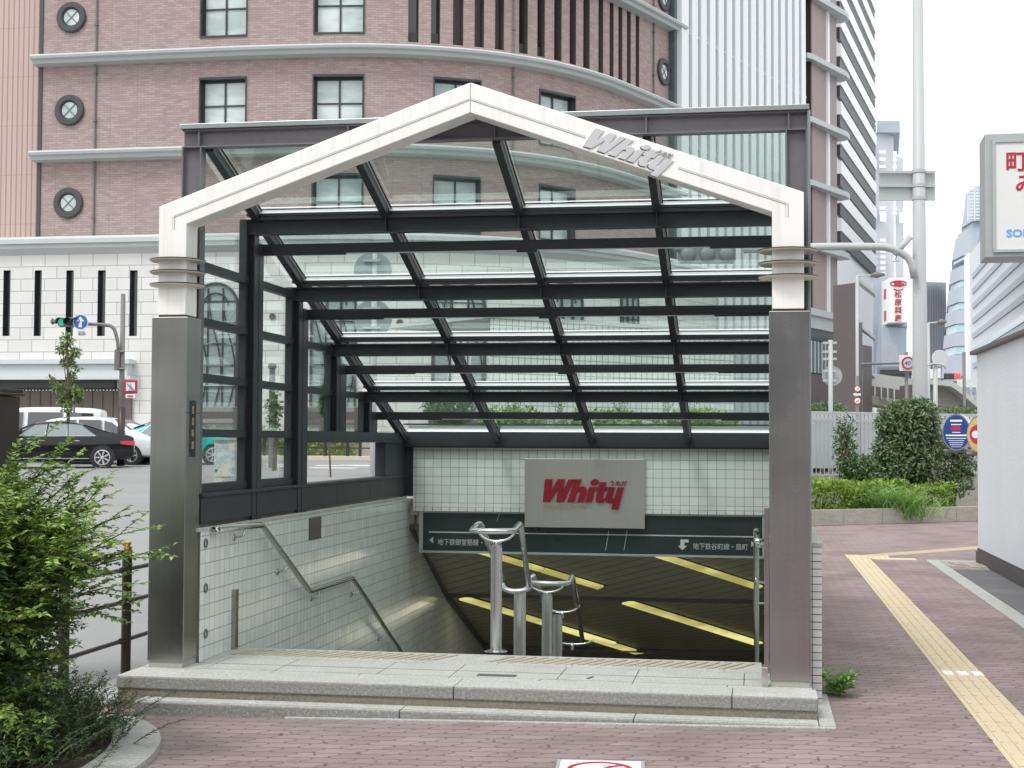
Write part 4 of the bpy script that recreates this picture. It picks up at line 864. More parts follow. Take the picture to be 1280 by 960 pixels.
# ledges
def sweep(m, pathf, prof, s_clip=None):
    P = [Path(pathf(o)).p for o, z in prof]; n = len(P[0]); k = len(prof); vs = [(P[j][i][0], P[j][i][1], prof[j][1]) for i in range(n) for j in range(k)]
    if s_clip is not None: vs = [(max(x, s_clip), y, z) for x, y, z in vs]
    m.add(vs, [(i*k+j, i*k+(j+1) % k, (i+1)*k+(j+1) % k, (i+1)*k+j) for i in range(n-1) for j in range(k)]+[tuple(range(k)), tuple((n-1)*k+j for j in reversed(range(k)))])
xl = FP.at(s_left)[0]-.25
for z in [Z1+PITCH*i for i in range(-1, 4)]:
    part('ledge', 'ledge', ds, lambda m: sweep(m, fpath, [(-.05, z+.02), (.62, z+.02), (.70, z-.06), (.66, z-.16), (.50, z-.22), (.42, z-.34), (-.05, z-.40)], xl))
part('cornice', 'ledge', ds, lambda m: sweep(m, bpath, [(-2.5, ZB+.10), (.35, ZB+.10), (.42, ZB+.0), (.42, ZB-.18), (.30, ZB-.22), (.30, ZB-.36), (.10, ZB-.52), (-.05, ZB-.66), (-2.5, ZB-.6)]))
# stone base
bh = []; bs_ = []
for a, b in ((4.5, 12), (43.5, 51), (83, 91), (122.5, 131), (162.5, 171), (202, 210.5)):
    sa, z1 = BP.hit(a, 338); sb, z0 = BP.hit(b, 420); bh.append((sa, sb, z0, z1)); bs_.append((sa, sb, z0, z1))
part('stone_base', 'stone', ds, lambda m: wallgrid(m, BP, 0, BP.S[-1], .6, ZB-.5, bh))
for (a, b, z0, z1) in bs_:
    g, L = lf(BP, a, b); q = part('slit_window', 'winframe', ds, lambda m: [reveal(m, g, L, z0, z1, .3)]); part('pane', 'darkglass', q, lambda m: lbox(m, g, 0, L, .24, .28, z0, z1))
part('stone_plinth', 'concrete', ds, lambda m: sweep(m, lambda o: bpath(o), [(-.02, .6), (.08, .6), (.08, 1.75), (.05, 1.8), (-.02, 1.8)]))
def archwin(pc_, hwp, pt, pb):
    sc_, z1 = BP.hit(pc_, pt); s0 = BP.hit(pc_-hwp, 400)[0]; s1 = BP.hit(pc_+hwp, 400)[0]; zb = BP.hit(pc_, pb)[1]; g, L = lf(BP, s0, s1); r_ = L/2; zs = z1-r_
    out = lambda k: [(L/2+r_*k*math.cos(a), zs+r_*k*math.sin(a)) for a in np.linspace(0, math.pi, 22)]
    def fr(m):
        A_, B_ = out(1.0), out(.90); A_ = [(L, zb)]+A_+[(0, zb)]; B_ = [(L-r_*.1, zb)]+B_+[(r_*.1, zb)]; n = len(A_)
        vs = [g(u, -.10, z) for u, z in A_]+[g(u, -.10, z) for u, z in B_]+[g(u, .05, z) for u, z in A_]+[g(u, .05, z) for u, z in B_]
        m.add(vs, [(i, i+1, n+i+1, n+i) for i in range(n-1)]+[(2*n+i, 2*n+i+1, i+1, i) for i in range(n-1)]+[(n+i, n+i+1, 3*n+i+1, 3*n+i) for i in range(n-1)])
    w_ = part('arched_window', 'darkstone', ds, fr)
    def pane(m):
        B_ = [(L-r_*.1, zb)]+out(.90)+[(r_*.1, zb)]; o = len(m.v); m.add([g(u, -.03, z) for u, z in B_], [tuple(range(len(B_)))])
        for i, (u, z) in enumerate(B_): m.uv[o+i] = ((u-L/2)*.5, (z-zs)*.5)
    part('pane', 'ornate', w_, pane)
    def bars(m):
        for u in (L*.34, L*.66): m.beam(g(u, -.07, zb), g(u, -.07, zs+r_*.75), .05, .05, (0, 1, .01))
        for z in np.linspace(zb+.8, zs+.2, 5): m.beam(g(.12, -.065, z), g(L-.12, -.065, z), .045, .045)
        for kx in (.2, .5, .8):
            m.tube([g(L*kx+L*.13*math.sin(t*5), -.075, zb+(zs+r_*.5-zb)*t) for t in np.linspace(0, 1, 16)], .028, 5)
        m.tube([g(L/2+r_*.55*math.cos(a), -.075, zs+r_*.55*math.sin(a)) for a in np.linspace(0, math.pi, 14)], .03, 5)
    part('ironwork', 'winframe', w_, bars)
    part('sill', 'brownwall', w_, lambda m: lbox(m, g, -.1, L+.1, -.25, .0, zb-.95, zb-.04))
for a in ((270, 29, 353, 508), (417, 29, 352, 508), (573.5, 34, 350, 512), (707, 21, 352, 512), (786, 11, 356, 512)): archwin(*a)
for px, py in ((341, 395.5), (500, 403)):
    s, z = BP.hit(px, py); p = BP.at(s); part('wall_vent', 'darkpole', ds, lambda m: m.lathe((p[0], p[1]+.02, z), [(.13, 0), (.13, .08), (.09, .09), (.08, .05), (.03, .05), (.03, .08)], 18, (0, -1, 0)))
# entrance canopy and shutters at the left
def bx(m, xa, xb, d0, d1, ya, yb):   # box on the straight part of the base from pixels
    sa, z1 = BP.hit(xa, ya); sb, z0 = BP.hit(xb, yb); pa, pb = BP.at(sa), BP.at(sb); m.box(pa[0], pb[0], pa[1]-d1, pa[1]-d0, z0, z1)
cn = part('entrance_canopy', 'canopywhite', ds, lambda m: [bx(m, -60, 170, .0, .75, 451, 455.5), bx(m, -60, 166, .0, .6, 456, 471), bx(m, -60, 171, 0, .72, 471.5, 475)])
part('fascia_board', 'winframe', cn, lambda m: bx(m, -60, 146, .0, .3, 475.5, 485))
part('shutter', 'shutter', ds, lambda m: [bx(m, -60, 163.5, .0, .06, 485.5, 580)])
part('shutter_jamb', 'brownwall', ds, lambda m: bx(m, 156, 165, .061, .14, 476, 580))
part('shutter_slats', 'groove', ds, lambda m: [bx(m, x, x+.6, .061, .07, 486, 580) for x in range(10, 160, 13)])
s_, z_ = BP.hit(2, 483.5); p_ = BP.at(s_)
part('dotted_trim', 'sheetwhite', cn, lambda m: [bx(m, x, x+1.6, .062, .1, 487, 488.6) for x in np.arange(25, 155, 4.2)])
# pale finned wall on the right and its brick pier
A0 = at(848, 300, 71.6)[:2]; B0 = at(1006.5, 300, 86)[:2]; dB = B0-A0; LB = np.linalg.norm(dB); dB = dB/LB; nB = np.array([dB[1], -dB[0]])
if nB@(CP[:2]-A0) < 0: nB = -nB
def fq(u, o, z): q = A0+dB*u+nB*o; return (q[0], q[1], z)
def fbox(m, u0, u1, o0, o1, z0, z1): m.add([fq(u, o, z) for u in (u0, u1) for o in (o0, o1) for z in (z0, z1)], [(0, 1, 3, 2), (4, 6, 7, 5), (0, 4, 5, 1), (2, 3, 7, 6), (0, 2, 6, 4), (1, 5, 7, 3)])
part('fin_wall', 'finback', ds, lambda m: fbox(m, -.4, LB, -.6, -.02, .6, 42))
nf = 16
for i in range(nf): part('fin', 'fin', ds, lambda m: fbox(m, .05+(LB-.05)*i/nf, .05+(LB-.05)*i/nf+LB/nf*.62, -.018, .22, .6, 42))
part('fin_end', 'fin', ds, lambda m: fbox(m, -.12, .03, -.5, .24, .6, 42))
part('fin_rail', 'canopywhite', ds, lambda m: [fbox(m, 0, LB, -.01, .10, z, z+.12) for z in (4.5, 10.2, 16, 21.6)])
C0 = at(1046.5, 300, 91)[:2]; dC = C0-B0; LC = np.linalg.norm(dC); dC /= LC; nC = np.array([dC[1], -dC[0]])
if nC@(CP[:2]-B0) < 0: nC = -nC
def cq(u, o, z): q = B0+dC*u+nC*o; return (q[0], q[1], z)
def cbox(m, u0, u1, o0, o1, z0, z1): m.add([cq(u, o, z) for u in (u0, u1) for o in (o0, o1) for z in (z0, z1)], [(0, 1, 3, 2), (4, 6, 7, 5), (0, 4, 5, 1), (2, 3, 7, 6), (0, 2, 6, 4), (1, 5, 7, 3)])
part('brick_pier', 'pier', ds, lambda m: [cbox(m, 0, LC*.20, -.8, -.3, .6, 42), cbox(m, LC*.2, LC, -2.5, 0, .6, 42)])
part('downpipe', 'brown_metal', ds, lambda m: cbox(m, LC*.16, LC*.2, -.3, .05, .6, 42))
for py in (-93, -13.5, 66, 145.5, 225, 305):
    z = at(1012, py, 86.5)[2]; part('ledge', 'ledge', ds, lambda m: m.add([cq(u, o, zz) for u, o in ((0.05, -.4), (0.05, .15), (.5, .32), (LC*.95, .75), (LC*1.12, .6), (LC*1.17, 0.0), (LC*1.1, -2)) for zz in (z-.32, z)], [tuple(range(0, 14, 2)), tuple(range(13, 0, -2))]+[(2*i, 2*i+1, (2*i+3) % 14, (2*i+2) % 14) for i in range(7)]))
# lower store block with show window on the right
part('lower_block', 'ledge', ds, lambda m: [cbox(m, -.6, LC*1.15, .05, .5, at(1015, 388, 86)[2]-.3, at(1015, 386, 86)[2]), cbox(m, -.4, LC*.98, -.1, .3, at(1015, 410, 86)[2], at(1015, 391, 86)[2])])
part('show_window', 'darkglass', ds, lambda m: cbox(m, 0, LC*.86, .301, .33, at(1015, 425, 86)[2], at(1015, 411, 86)[2]))
part('show_window', 'finback', ds, lambda m: cbox(m, 0, LC*.86, .05, .32, at(1015, 466, 86)[2], at(1015, 426, 86)[2]))
part('show_window_mullion', 'canopywhite', ds, lambda m: [cbox(m, LC*.86*i/8-.04, LC*.86*i/8+.04, .321, .38, at(1015, 466, 86)[2], at(1015, 426, 86)[2]) for i in range(9)])
part('shop_base', 'brownwall', ds, lambda m: cbox(m, -.2, LC*.92, -.1, .28, .4, at(1015, 467, 86)[2]))

# ================================================================== OTHER BUILDINGS
# banded block receding behind the pier
bb = thing('banded_building', 'tall white block with slanting dark louvre bands beside the brick pier', 'building', at(1048, 553, 90))
E0 = at(1047, 300, 93)[:2]; E1 = at(1091, 300, 112)[:2]; dE = E1-E0; LE = np.linalg.norm(dE); dE /= LE; nE = np.array([dE[1], -dE[0]])
if nE@(CP[:2]-E0) < 0: nE = -nE
def eq(u, o, z): q = E0+dE*u+nE*o; return (q[0], q[1], z)
def ebox(m, u0, u1, o0, o1, z0, z1): m.add([eq(u, o, z) for u in (u0, u1) for o in (o0, o1) for z in (z0, z1)], [(0, 1, 3, 2), (4, 6, 7, 5), (0, 4, 5, 1), (2, 3, 7, 6), (0, 2, 6, 4), (1, 5, 7, 3)])
part('wall', 'stripe_white', bb, lambda m: ebox(m, -4, LE, -9, 0, 0, 46))
zz0 = [at(1049, y, 93)[2] for y in (-130, -98, -66, -33, 0, 33, 70, 106.5, 143.5, 181, 218, 255, 290)]
for z in zz0: part('louvre_band', 'stripe_dark', bb, lambda m: ebox(m, -.3, LE+.05, .001, .22, z-.72, z))
for z in zz0: part('parapet_band', 'stripe_white', bb, lambda m: ebox(m, -.3, LE+.15, .002, .30, z+.02, z+.85))
def simple_bld(name, label, spec, grp=None):
    """spec: list of (part, mat, x0,x1,ytop,ybottom,depth, thickness) measured on the front and built at that distance"""
    dep = spec[0][6]; t = thing(name, label, 'building', at((spec[0][2]+spec[0][3])/2, 553, dep), grp)
    for (pn, mat, x0, x1, yt, yb, dp, th) in spec:
        a, b, c = at(x0, yb, dp), at(x1, yb, dp), at(x0, yt, dp); back = (a-CP)*[1, 1, 0]; back = back/np.linalg.norm(back)*th
        def f(m): m.add([q for o in (0*back, back) for q in (a+o, b+o, (b[0]+o[0], b[1]+o[1], c[2]), (c[0]+o[0], c[1]+o[1], c[2]))], [(0, 1, 2, 3), (7, 6, 5, 4), (0, 4, 5, 1), (1, 5, 6, 2), (2, 6, 7, 3), (3, 7, 4, 0)])
        part(pn, mat, t, f)
    return t
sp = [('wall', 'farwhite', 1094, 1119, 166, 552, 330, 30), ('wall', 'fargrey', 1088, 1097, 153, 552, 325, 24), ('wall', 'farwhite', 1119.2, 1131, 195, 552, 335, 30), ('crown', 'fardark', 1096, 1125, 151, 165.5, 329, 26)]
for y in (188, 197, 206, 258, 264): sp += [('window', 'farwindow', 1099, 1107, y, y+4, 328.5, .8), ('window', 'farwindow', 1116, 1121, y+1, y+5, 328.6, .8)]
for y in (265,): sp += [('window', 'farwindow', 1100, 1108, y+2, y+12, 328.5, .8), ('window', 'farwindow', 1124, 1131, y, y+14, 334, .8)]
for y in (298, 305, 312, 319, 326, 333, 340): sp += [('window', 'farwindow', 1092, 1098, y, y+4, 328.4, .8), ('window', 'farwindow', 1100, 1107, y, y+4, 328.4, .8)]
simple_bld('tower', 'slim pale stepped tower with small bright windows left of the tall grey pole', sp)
# tapering tower with stacked curved floors
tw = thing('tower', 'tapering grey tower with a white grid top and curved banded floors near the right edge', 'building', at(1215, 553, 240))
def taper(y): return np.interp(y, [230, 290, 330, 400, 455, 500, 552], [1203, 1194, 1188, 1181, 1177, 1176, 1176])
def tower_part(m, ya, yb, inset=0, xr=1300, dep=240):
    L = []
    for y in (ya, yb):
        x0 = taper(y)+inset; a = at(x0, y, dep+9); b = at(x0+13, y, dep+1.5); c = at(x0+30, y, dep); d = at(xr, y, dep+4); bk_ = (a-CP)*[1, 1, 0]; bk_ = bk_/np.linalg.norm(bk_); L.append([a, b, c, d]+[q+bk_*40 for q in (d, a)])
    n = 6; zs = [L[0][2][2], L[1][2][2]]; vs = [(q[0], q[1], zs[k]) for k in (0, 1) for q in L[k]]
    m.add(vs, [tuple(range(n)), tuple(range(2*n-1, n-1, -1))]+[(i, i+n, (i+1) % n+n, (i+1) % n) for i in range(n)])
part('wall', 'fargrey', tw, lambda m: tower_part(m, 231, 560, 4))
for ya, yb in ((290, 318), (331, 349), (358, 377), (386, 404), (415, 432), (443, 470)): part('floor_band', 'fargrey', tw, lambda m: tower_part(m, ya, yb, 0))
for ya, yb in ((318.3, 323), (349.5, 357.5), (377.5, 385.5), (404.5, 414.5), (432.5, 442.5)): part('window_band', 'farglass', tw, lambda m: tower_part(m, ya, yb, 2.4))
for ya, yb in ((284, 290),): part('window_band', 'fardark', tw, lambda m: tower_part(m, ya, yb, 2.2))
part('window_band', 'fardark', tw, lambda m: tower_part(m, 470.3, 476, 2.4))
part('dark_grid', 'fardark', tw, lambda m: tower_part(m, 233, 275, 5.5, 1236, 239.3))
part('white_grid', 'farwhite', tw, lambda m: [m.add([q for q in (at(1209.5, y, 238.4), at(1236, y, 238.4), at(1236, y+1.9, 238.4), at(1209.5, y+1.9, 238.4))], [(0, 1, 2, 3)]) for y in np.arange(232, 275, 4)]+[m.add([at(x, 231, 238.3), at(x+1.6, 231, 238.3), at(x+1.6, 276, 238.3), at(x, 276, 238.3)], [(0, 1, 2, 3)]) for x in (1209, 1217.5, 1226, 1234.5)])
# white banded block above the right wall
wb = thing('office_block', 'white block with thin slanting bands rising above the stucco wall', 'building', at(1250, 553, 120))
w0, w1 = at(1210.5, 500, 150)[:2], at(1330, 500, 88)[:2]; dW = (w1-w0); LW = np.linalg.norm(dW); dW /= LW; nW = np.array([dW[1], -dW[0]])
if nW@(CP[:2]-w0) < 0: nW = -nW
def wq(u, o, z): q = w0+dW*u+nW*o; return (q[0], q[1], z)
def wbox(m, u0, u1, o0, o1, z0, z1): m.add([wq(u, o, z) for u in (u0, u1) for o in (o0, o1) for z in (z0, z1)], [(0, 1, 3, 2), (4, 6, 7, 5), (0, 4, 5, 1), (2, 3, 7, 6), (0, 2, 6, 4), (1, 5, 7, 3)])
zW = lambda y: at(1211, y, 150)[2]
part('wall', 'farwhite', wb, lambda m: wbox(m, 0, LW, -20, 0, 0, zW(322)))
part('corner_pier', 'stripe_white', wb, lambda m: wbox(m, -.3, 3.4, .01, .3, 0, zW(321)))
for y in (350, 368, 386, 404, 422, 440, 458): part('window_band', 'farglass' if y == 440 else 'fargrey', wb, lambda m: wbox(m, 6, LW, .02, .12, zW(y+6.5), zW(y)))
# grey finned slab building and rooftop hoarding
sp = [('wall', 'fargrey', 1150, 1184, 352, 552, 260, 30)]+[('fin', 'farwhite', 1150+3.1*i, 1151.2+3.1*i, 352, 500, 259.4, .5) for i in range(11)]
simple_bld('office_block', 'pale grey ribbed slab far behind the tall grey pole', sp)
sp = [('wall', 'fardark', 1103, 1134, 409, 552, 200, 20), ('wall', 'fargrey', 1088, 1102.9, 352, 552, 205, 20), ('roof_plant', 'fargrey', 1106, 1134, 404, 408.9, 202, 10)]
simple_bld('office_block', 'slate grey block carrying the white hoarding with red characters', sp)
hb = thing('rooftop_sign', 'white rooftop hoarding with a red flower emblem and red vertical characters', 'sign', at(1116, 405, 198))
a, b = at(1111.5, 403, 198), at(1135.5, 347, 198); c = at(1100.5, 404, 206); 
rt = np.array([b[0]-a[0], b[1]-a[1]]); rw = np.linalg.norm(rt); rt /= rw
def hq(u, o, z): return (a[0]+rt[0]*u+rt[1]*o, a[1]+rt[1]*u-rt[0]*o, z)
zt2_, zb2_ = b[2], a[2]
part('panel', 'sheetwhite', hb, lambda m: m.add([hq(u, o, z) for u in (0, rw) for o in (-6, 0) for z in (zb2_, zt2_)], [(0, 1, 3, 2), (4, 6, 7, 5), (0, 4, 5, 1), (2, 3, 7, 6), (0, 2, 6, 4), (1, 5, 7, 3)]))
for i, ch_ in enumerate('松原興産'): text_mb(ch_, .98, lambda u, v, d: hq(rw*.27+u, .05+d, zt2_-2.62-i*1.06+v), .05, bold=.012).build('lettering', 'signred', hb)
def emb(m):
    cx_, cz = rw*.48, zt2_-.85
    m.prism([(cx_+(.62+.16*math.cos(5*t))*math.cos(t), cz+(.36+.10*math.cos(5*t))*math.sin(t)) for t in np.linspace(0, 2*math.pi, 60)[:-1]], .06, lambda u, v, d: hq(u, .02+d, v))
    m.tube([hq(cx_+1.05*math.cos(t), .06, cz+.05+.36*math.sin(t)) for t in np.linspace(0, 2*math.pi, 30)], .08, 5, False); m.tube([hq(cx_+.6*math.cos(t), .06, cz-.62+.2*math.sin(t)) for t in np.linspace(math.pi, 2*math.pi, 12)], .07, 5)
part('emblem', 'signred', hb, emb)
part('side_marking', 'signred', hb, lambda m: [m.add([hq(-.03, o, z) for o, z in ((-2.4, zt2_-y0), (-4.2, zt2_-y0), (-4.2, zt2_-y1), (-2.4, zt2_-y1))], [(0, 1, 2, 3)]) for y0, y1 in ((1.2, 2.6), (4.2, 5.6))])
# round-roofed hall and elevated road
rh = thing('hall', 'low hall with a white arched roof beyond the elevated road', 'building', at(1160, 540, 150))
part('roof', 'stripe_white', rh, lambda m: m.prism([(x, y) for x, y in ((1126, 490), (1128, 478), (1136, 468), (1150, 463), (1176, 460), (1176, 472), (1150, 475), (1140, 482), (1136, 490))], 25, lambda u, v, d: at(u, v, 150)+_fw0*d))
part('wall', 'farglass', rh, lambda m: m.prism([(1130, 482), (1150, 475), (1176, 471), (1176, 545), (1130, 545)], 20, lambda u, v, d: at(u, v, 151)+_fw0*d))
er = thing('elevated_road', 'pale concrete elevated road ramp passing behind the hedge', 'bridge', at(1140, 520, 75))
def rampbox(m, xa, ya0, ya1, xb, yb0, yb1, dA, dB_, th):
    A_ = [at(xa, ya0, dA), at(xa, ya1, dA)]; B_ = [at(xb, yb0, dB_), at(xb, yb1, dB_)]; bk = (A_[0]-CP)*[1, 1, 0]; bk = bk/np.linalg.norm(bk)*th
    m.add([A_[0], A_[1], B_[1], B_[0]]+[q+bk for q in (A_[0], A_[1], B_[1], B_[0])], [(0, 1, 2, 3), (7, 6, 5, 4), (0, 4, 5, 1), (1, 5, 6, 2), (2, 6, 7, 3), (3, 7, 4, 0)])
part('parapet', 'granite_top', er, lambda m: rampbox(m, 1088, 466, 482, 1165, 477, 493, 78, 82, .5))
part('deck', 'concrete', er, lambda m: rampbox(m, 1088, 494, 505, 1165, 506, 520, 77.5, 81.5, 6))
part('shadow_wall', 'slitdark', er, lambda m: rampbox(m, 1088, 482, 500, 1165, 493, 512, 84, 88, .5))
for i in range(9): part('post', 'farwhite', er, lambda m: rampbox(m, 1093+8*i, 482.5+1.2*i, 498+1.3*i, 1094.6+8*i, 482.7+1.2*i, 498.2+1.3*i, 78, 78, .3))
part('ramp_wall', 'concrete', er, lambda m: m.prism([(1158, 478), (1190, 482), (1200, 488), (1222, 508), (1222, 530), (1158, 530)], 5, lambda u, v, d: at(u, v, 72)+_fw0*d))
part('ramp_coping', 'granite_top', er, lambda m: m.prism([(1158, 474), (1191, 477), (1202, 484), (1224, 505), (1224, 511), (1199, 490), (1189, 483), (1158, 479.5)], 1.2, lambda u, v, d: at(u, v, 71)+_fw0*d))
sp = [('wall', 'stripe_white', 1196, 1226, 474, 530, 95, 8)]+[('window', 'fardark', 1199+8*i, 1204+8*i, y, y+7, 94.8, .3) for i in range(3) for y in (484, 497)]
simple_bld('house', 'small white building with dark windows behind the ramp at right', sp)
sp = [('wall', 'fargrey', 1096, 1140, 458, 540, 120, 20), ('roof', 'brownwall', 1100, 1140, 462, 468, 118, 3), ('wall', 'farwhite', 1103, 1122, 431, 458, 121, 15)]
simple_bld('house', 'low grey and brown building behind the speed limit sign', sp)
# brown clad tower block by the pier
bk = thing('brown_building', 'narrow brown clad block with stepped top right of the brick pier', 'building', at(1055, 553, 66))
part('wall', 'brownwall', bk, lambda m: rampbox(m, 1041.5, 357, 552, 1071, 353, 552, 66, 66, 10))
part('wall', 'slitdark', bk, lambda m: [rampbox(m, 1073.5, 403, 552, 1078, 403, 552, 68, 70, 6), rampbox(m, 1078.2, 431, 552, 1090, 433, 552, 70, 72, 6)])
part('corner_strip', 'galv', bk, lambda m: rampbox(m, 1071.2, 345, 552, 1073.2, 345, 552, 66, 66.2, 8))
part('ledge', 'ledge', bk, lambda m: [rampbox(m, 1074, y, y+4, 1094, y+16, y+20, 69, 78, 2) for y in (348, 404, 452)])

# white tiled service kiosk seen through the roof
kd = 31.0
k0, k1 = at(612.5, 500, kd), at(917, 500, kd+4.5); kd_ = (k1-k0)[:2]; kL = np.linalg.norm(kd_); kd_ /= kL; kn = np.array([-kd_[1], kd_[0]])
kz1 = at(612.5, 397, kd)[2]
ki = thing('tiled_kiosk', 'low white tiled block standing behind the glass canopy', 'building', k0)
def kw(m):
    rk = (k0-CP)[:2]; rk /= np.linalg.norm(rk); m.strip([tuple(k0[:2]+rk*4), tuple(k0[:2]), tuple(k1[:2]), tuple(k1[:2]+rk*4)], -.4, kz1)
part('wall', 'tile_kiosk', ki, kw)
part('roof', 'ledge', ki, lambda m: m.obox((*((k0+k1)/2)[:2]+kn*2, kz1+.04), (*kd_*(kL/2+.05), 0), (*kn*2.05, 0), (0, 0, .04)))

# right hand stucco wall and lit sign box
rw_ = thing('stucco_wall', 'pale rough stucco wall with a dark stone coping on the right', 'wall', (2.9, 3, -.17))
part('wall', 'rough_white', rw_, lambda m: m.box(2.685, 6.0, -6, 11.7, pave_z(1)+.0, 2.66))
part('base', 'wallbase', rw_, lambda m: m.box(2.672, 2.6845, -6, 11.68, pave_z(1), pave_z(1)+.20))
part('coping', 'brownwall', rw_, lambda m: m.box(2.60, 6.05, -6, 11.78, 2.661, 2.715), bevel=.01)
rs = thing('sign_box', 'white box sign in a grey metal frame with red and blue characters', 'sign', at(1260, 322, 10.6))
sA, sB = at(1232, 322, 10.6), at(1232, 166, 10.6); sx1 = at(1330, 250, 10.6)
sdir = np.array([math.cos(R(-2)), math.sin(R(-2))]); snr = np.array([sdir[1], -sdir[0]])
if snr@(CP[:2]-sA[:2]) < 0: snr = -snr
def sq(u, o, z): q = sA[:2]+sdir*u+snr*o; return (q[0], q[1], z)
def sbox(m, u0, u1, o0, o1, z0, z1): m.add([sq(u, o, z) for u in (u0, u1) for o in (o0, o1) for z in (z0, z1)], [(0, 1, 3, 2), (4, 6, 7, 5), (0, 4, 5, 1), (2, 3, 7, 6), (0, 2, 6, 4), (1, 5, 7, 3)])
sz0, sz1 = sA[2], sB[2]
part('casing', 'alu', rs, lambda m: [sbox(m, .0, 1.06, -.35, 0, sz0, sz1)], bevel=.006)
part('face_frame', 'galv', rs, lambda m: [sbox(m, .05, .072, .001, .02, sz0+.05, sz1-.07), sbox(m, .05, 1.06, .001, .02, sz1-.07, sz1-.045), sbox(m, .05, 1.06, .001, .02, sz0+.035, sz0+.055)])
part('face', 'sheetwhite', rs, lambda m: sbox(m, .0725, 1.05, .001, .010, sz0+.056, sz1-.071))
pt = onP(1256.5, 212, sq(0, .012, 0), (*snr, 0)); u0 = (pt[:2]-sA[:2])@sdir
text_mb('町', 0.1590, lambda u, v, d: sq(u0+u, .011+d, pt[2]+v), .003, bold=.0028).build('lettering', 'signred', rs)
pt2 = onP(1268.5, 239, sq(0, .012, 0), (*snr, 0)); u2 = (pt2[:2]-sA[:2])@sdir
text_mb('み', 0.1472, lambda u, v, d: sq(u2+u, .011+d, pt2[2]+v), .003, bold=.0028).build('lettering', 'signred', rs)
pt3 = onP(1258, 296, sq(0, .012, 0), (*snr, 0)); u3 = (pt3[:2]-sA[:2])@sdir
text_mb('SOK', 0.0754, lambda u, v, d: sq(u3+u*1.15, .011+d, pt3[2]+v), .003, bold=.0018).build('lettering', 'cyanblue', rs)
for hu in (.55, .80): part('post', 'alu', rs, lambda m: m.tube([sq(hu, -.15, 2.66), sq(hu, -.15, sz0+.001)], .035, 12))

# ================================================================== STREET FURNITURE (far)
def pole_mat(): return 'galv'
tp = thing('signal_pole', 'very tall pale grey pole with a curved arm reaching over the canopy', 'pole', at(1149, 553, 36))
pb0 = at(1150.5, 545, 36)
dirv_ = np.array([pb0[0], pb0[1]])
part('pole', 'galv', tp, lambda m: m.tube([(pb0[0], pb0[1], -.3), (pb0[0], pb0[1], 3), (pb0[0]-.0, pb0[1], 14)], [.205, .185, .115], 20), smooth=True)
for y in (212, 230, 246): part('collar', 'galv', tp, lambda m: m.lathe((pb0[0], pb0[1], at(1149, y, 36)[2]), [(.15, -.04), (.17, -.04), (.17, .04), (.15, .04)], 20))
pol = lambda x, y: at(x, y, 35.9)
part('arm', 'galv', tp, lambda m: m.tube(smooth_path([pol(1143, 348), pol(1138, 322), pol(1112, 308.5), pol(1050, 308), pol(1000, 309), pol(930, 312)], .35, 6), [.075]*4+[.07]*100 if False else .093, 12), smooth=True)
part('brace', 'galv', tp, lambda m: m.tube([pol(1138, 296), pol(1118, 318)], .08, 10), smooth=True)
part('camera_bracket', 'darkpole', tp, lambda m: [m.tube([pol(1122, 316), pol(1119, 325)], .012, 6), m.tube([pol(1116, 327), pol(1124, 326)], .01, 6)])
def plate3(m, x0, x1, y0, y1, dep, th): a, b, c = at(x0, y1, dep), at(x1, y1, dep), at(x0, y0, dep); m.add([q for o in (0*_fw0, _fw0*th) for q in (a+o, b+o, (b[0]+o[0], b[1]+o[1], c[2]), (a[0]+o[0], a[1]+o[1], c[2]))], [(0, 1, 2, 3), (7, 6, 5, 4), (0, 4, 5, 1), (1, 5, 6, 2), (2, 6, 7, 3), (3, 7, 4, 0)])
sb_ = part('sign_plate', 'alu', tp, lambda m: plate3(m, 1099, 1169, 213, 250, 36.3, .03))
part('rail', 'galv', sb_, lambda m: [plate3(m, 1099, 1169.5, y, y+3, 36.22, .06) for y in (213.5, 230.5, 247.5)])
def signal(name_parent, x0, x1, yc, hpx, dep, back, lens=None, parent=None):
    c0, c1 = at(x0, yc, dep), at(x1, yc, dep); d = c1-c0; L = np.linalg.norm(d); d /= L; h = hpx/2*dep/F; up = np.array([0, 0, 1.]); nv = np.cross(d, up)
    if nv@_fw0 > 0: nv = -nv
    hs_ = part('signal_head', 'signalgrey' if back else 'darkpole', parent, lambda m: m.prism([(0+h*.25, -h), (L-h*.25, -h), (L, -h*.6), (L, h*.6), (L-h*.25, h), (h*.25, h), (0, h*.6), (0, -h*.6)], .18, lambda u, v, dd: c0+d*u+up*v-nv*dd), bevel=.02)
    for i in range(3):
        c = c0+d*L*(i+.5)/3
        if back: part('lamp_back', 'signalgrey', hs_, lambda m: m.lathe(c+nv*.0, [(h*.85, 0), (h*.8, .06), (h*.4, .10), (.02, .11)], 18, nv), smooth=True)
        else:
            part('lens', lens[i], hs_, lambda m: m.lathe(c+nv*.002, [(h*.78, 0), (h*.7, .02), (.01, .03)], 18, nv))
            part('visor', 'black', hs_, lambda m: m.tube([c+nv*t for t in (0, .12, .24)], [h*.84, h*.84, h*.8], 16, False) if False else m.add([c+nv*dd+(d*math.cos(a)+up*math.sin(a))*h*.86 for dd in (0, .26) for a in np.linspace(-.5, math.pi+.5, 14)], [(i_, i_+1, 14+i_+1, 14+i_) for i_ in range(13)]))
    return hs_
signal(None, 848, 920, 318, 22, 35.6, True, None, tp)
part('end_cap', 'darkpole', tp, lambda m: m.lathe(at(846, 312, 35.6), [(.05, -.08), (.07, 0), (.05, .08)], 12, _R))
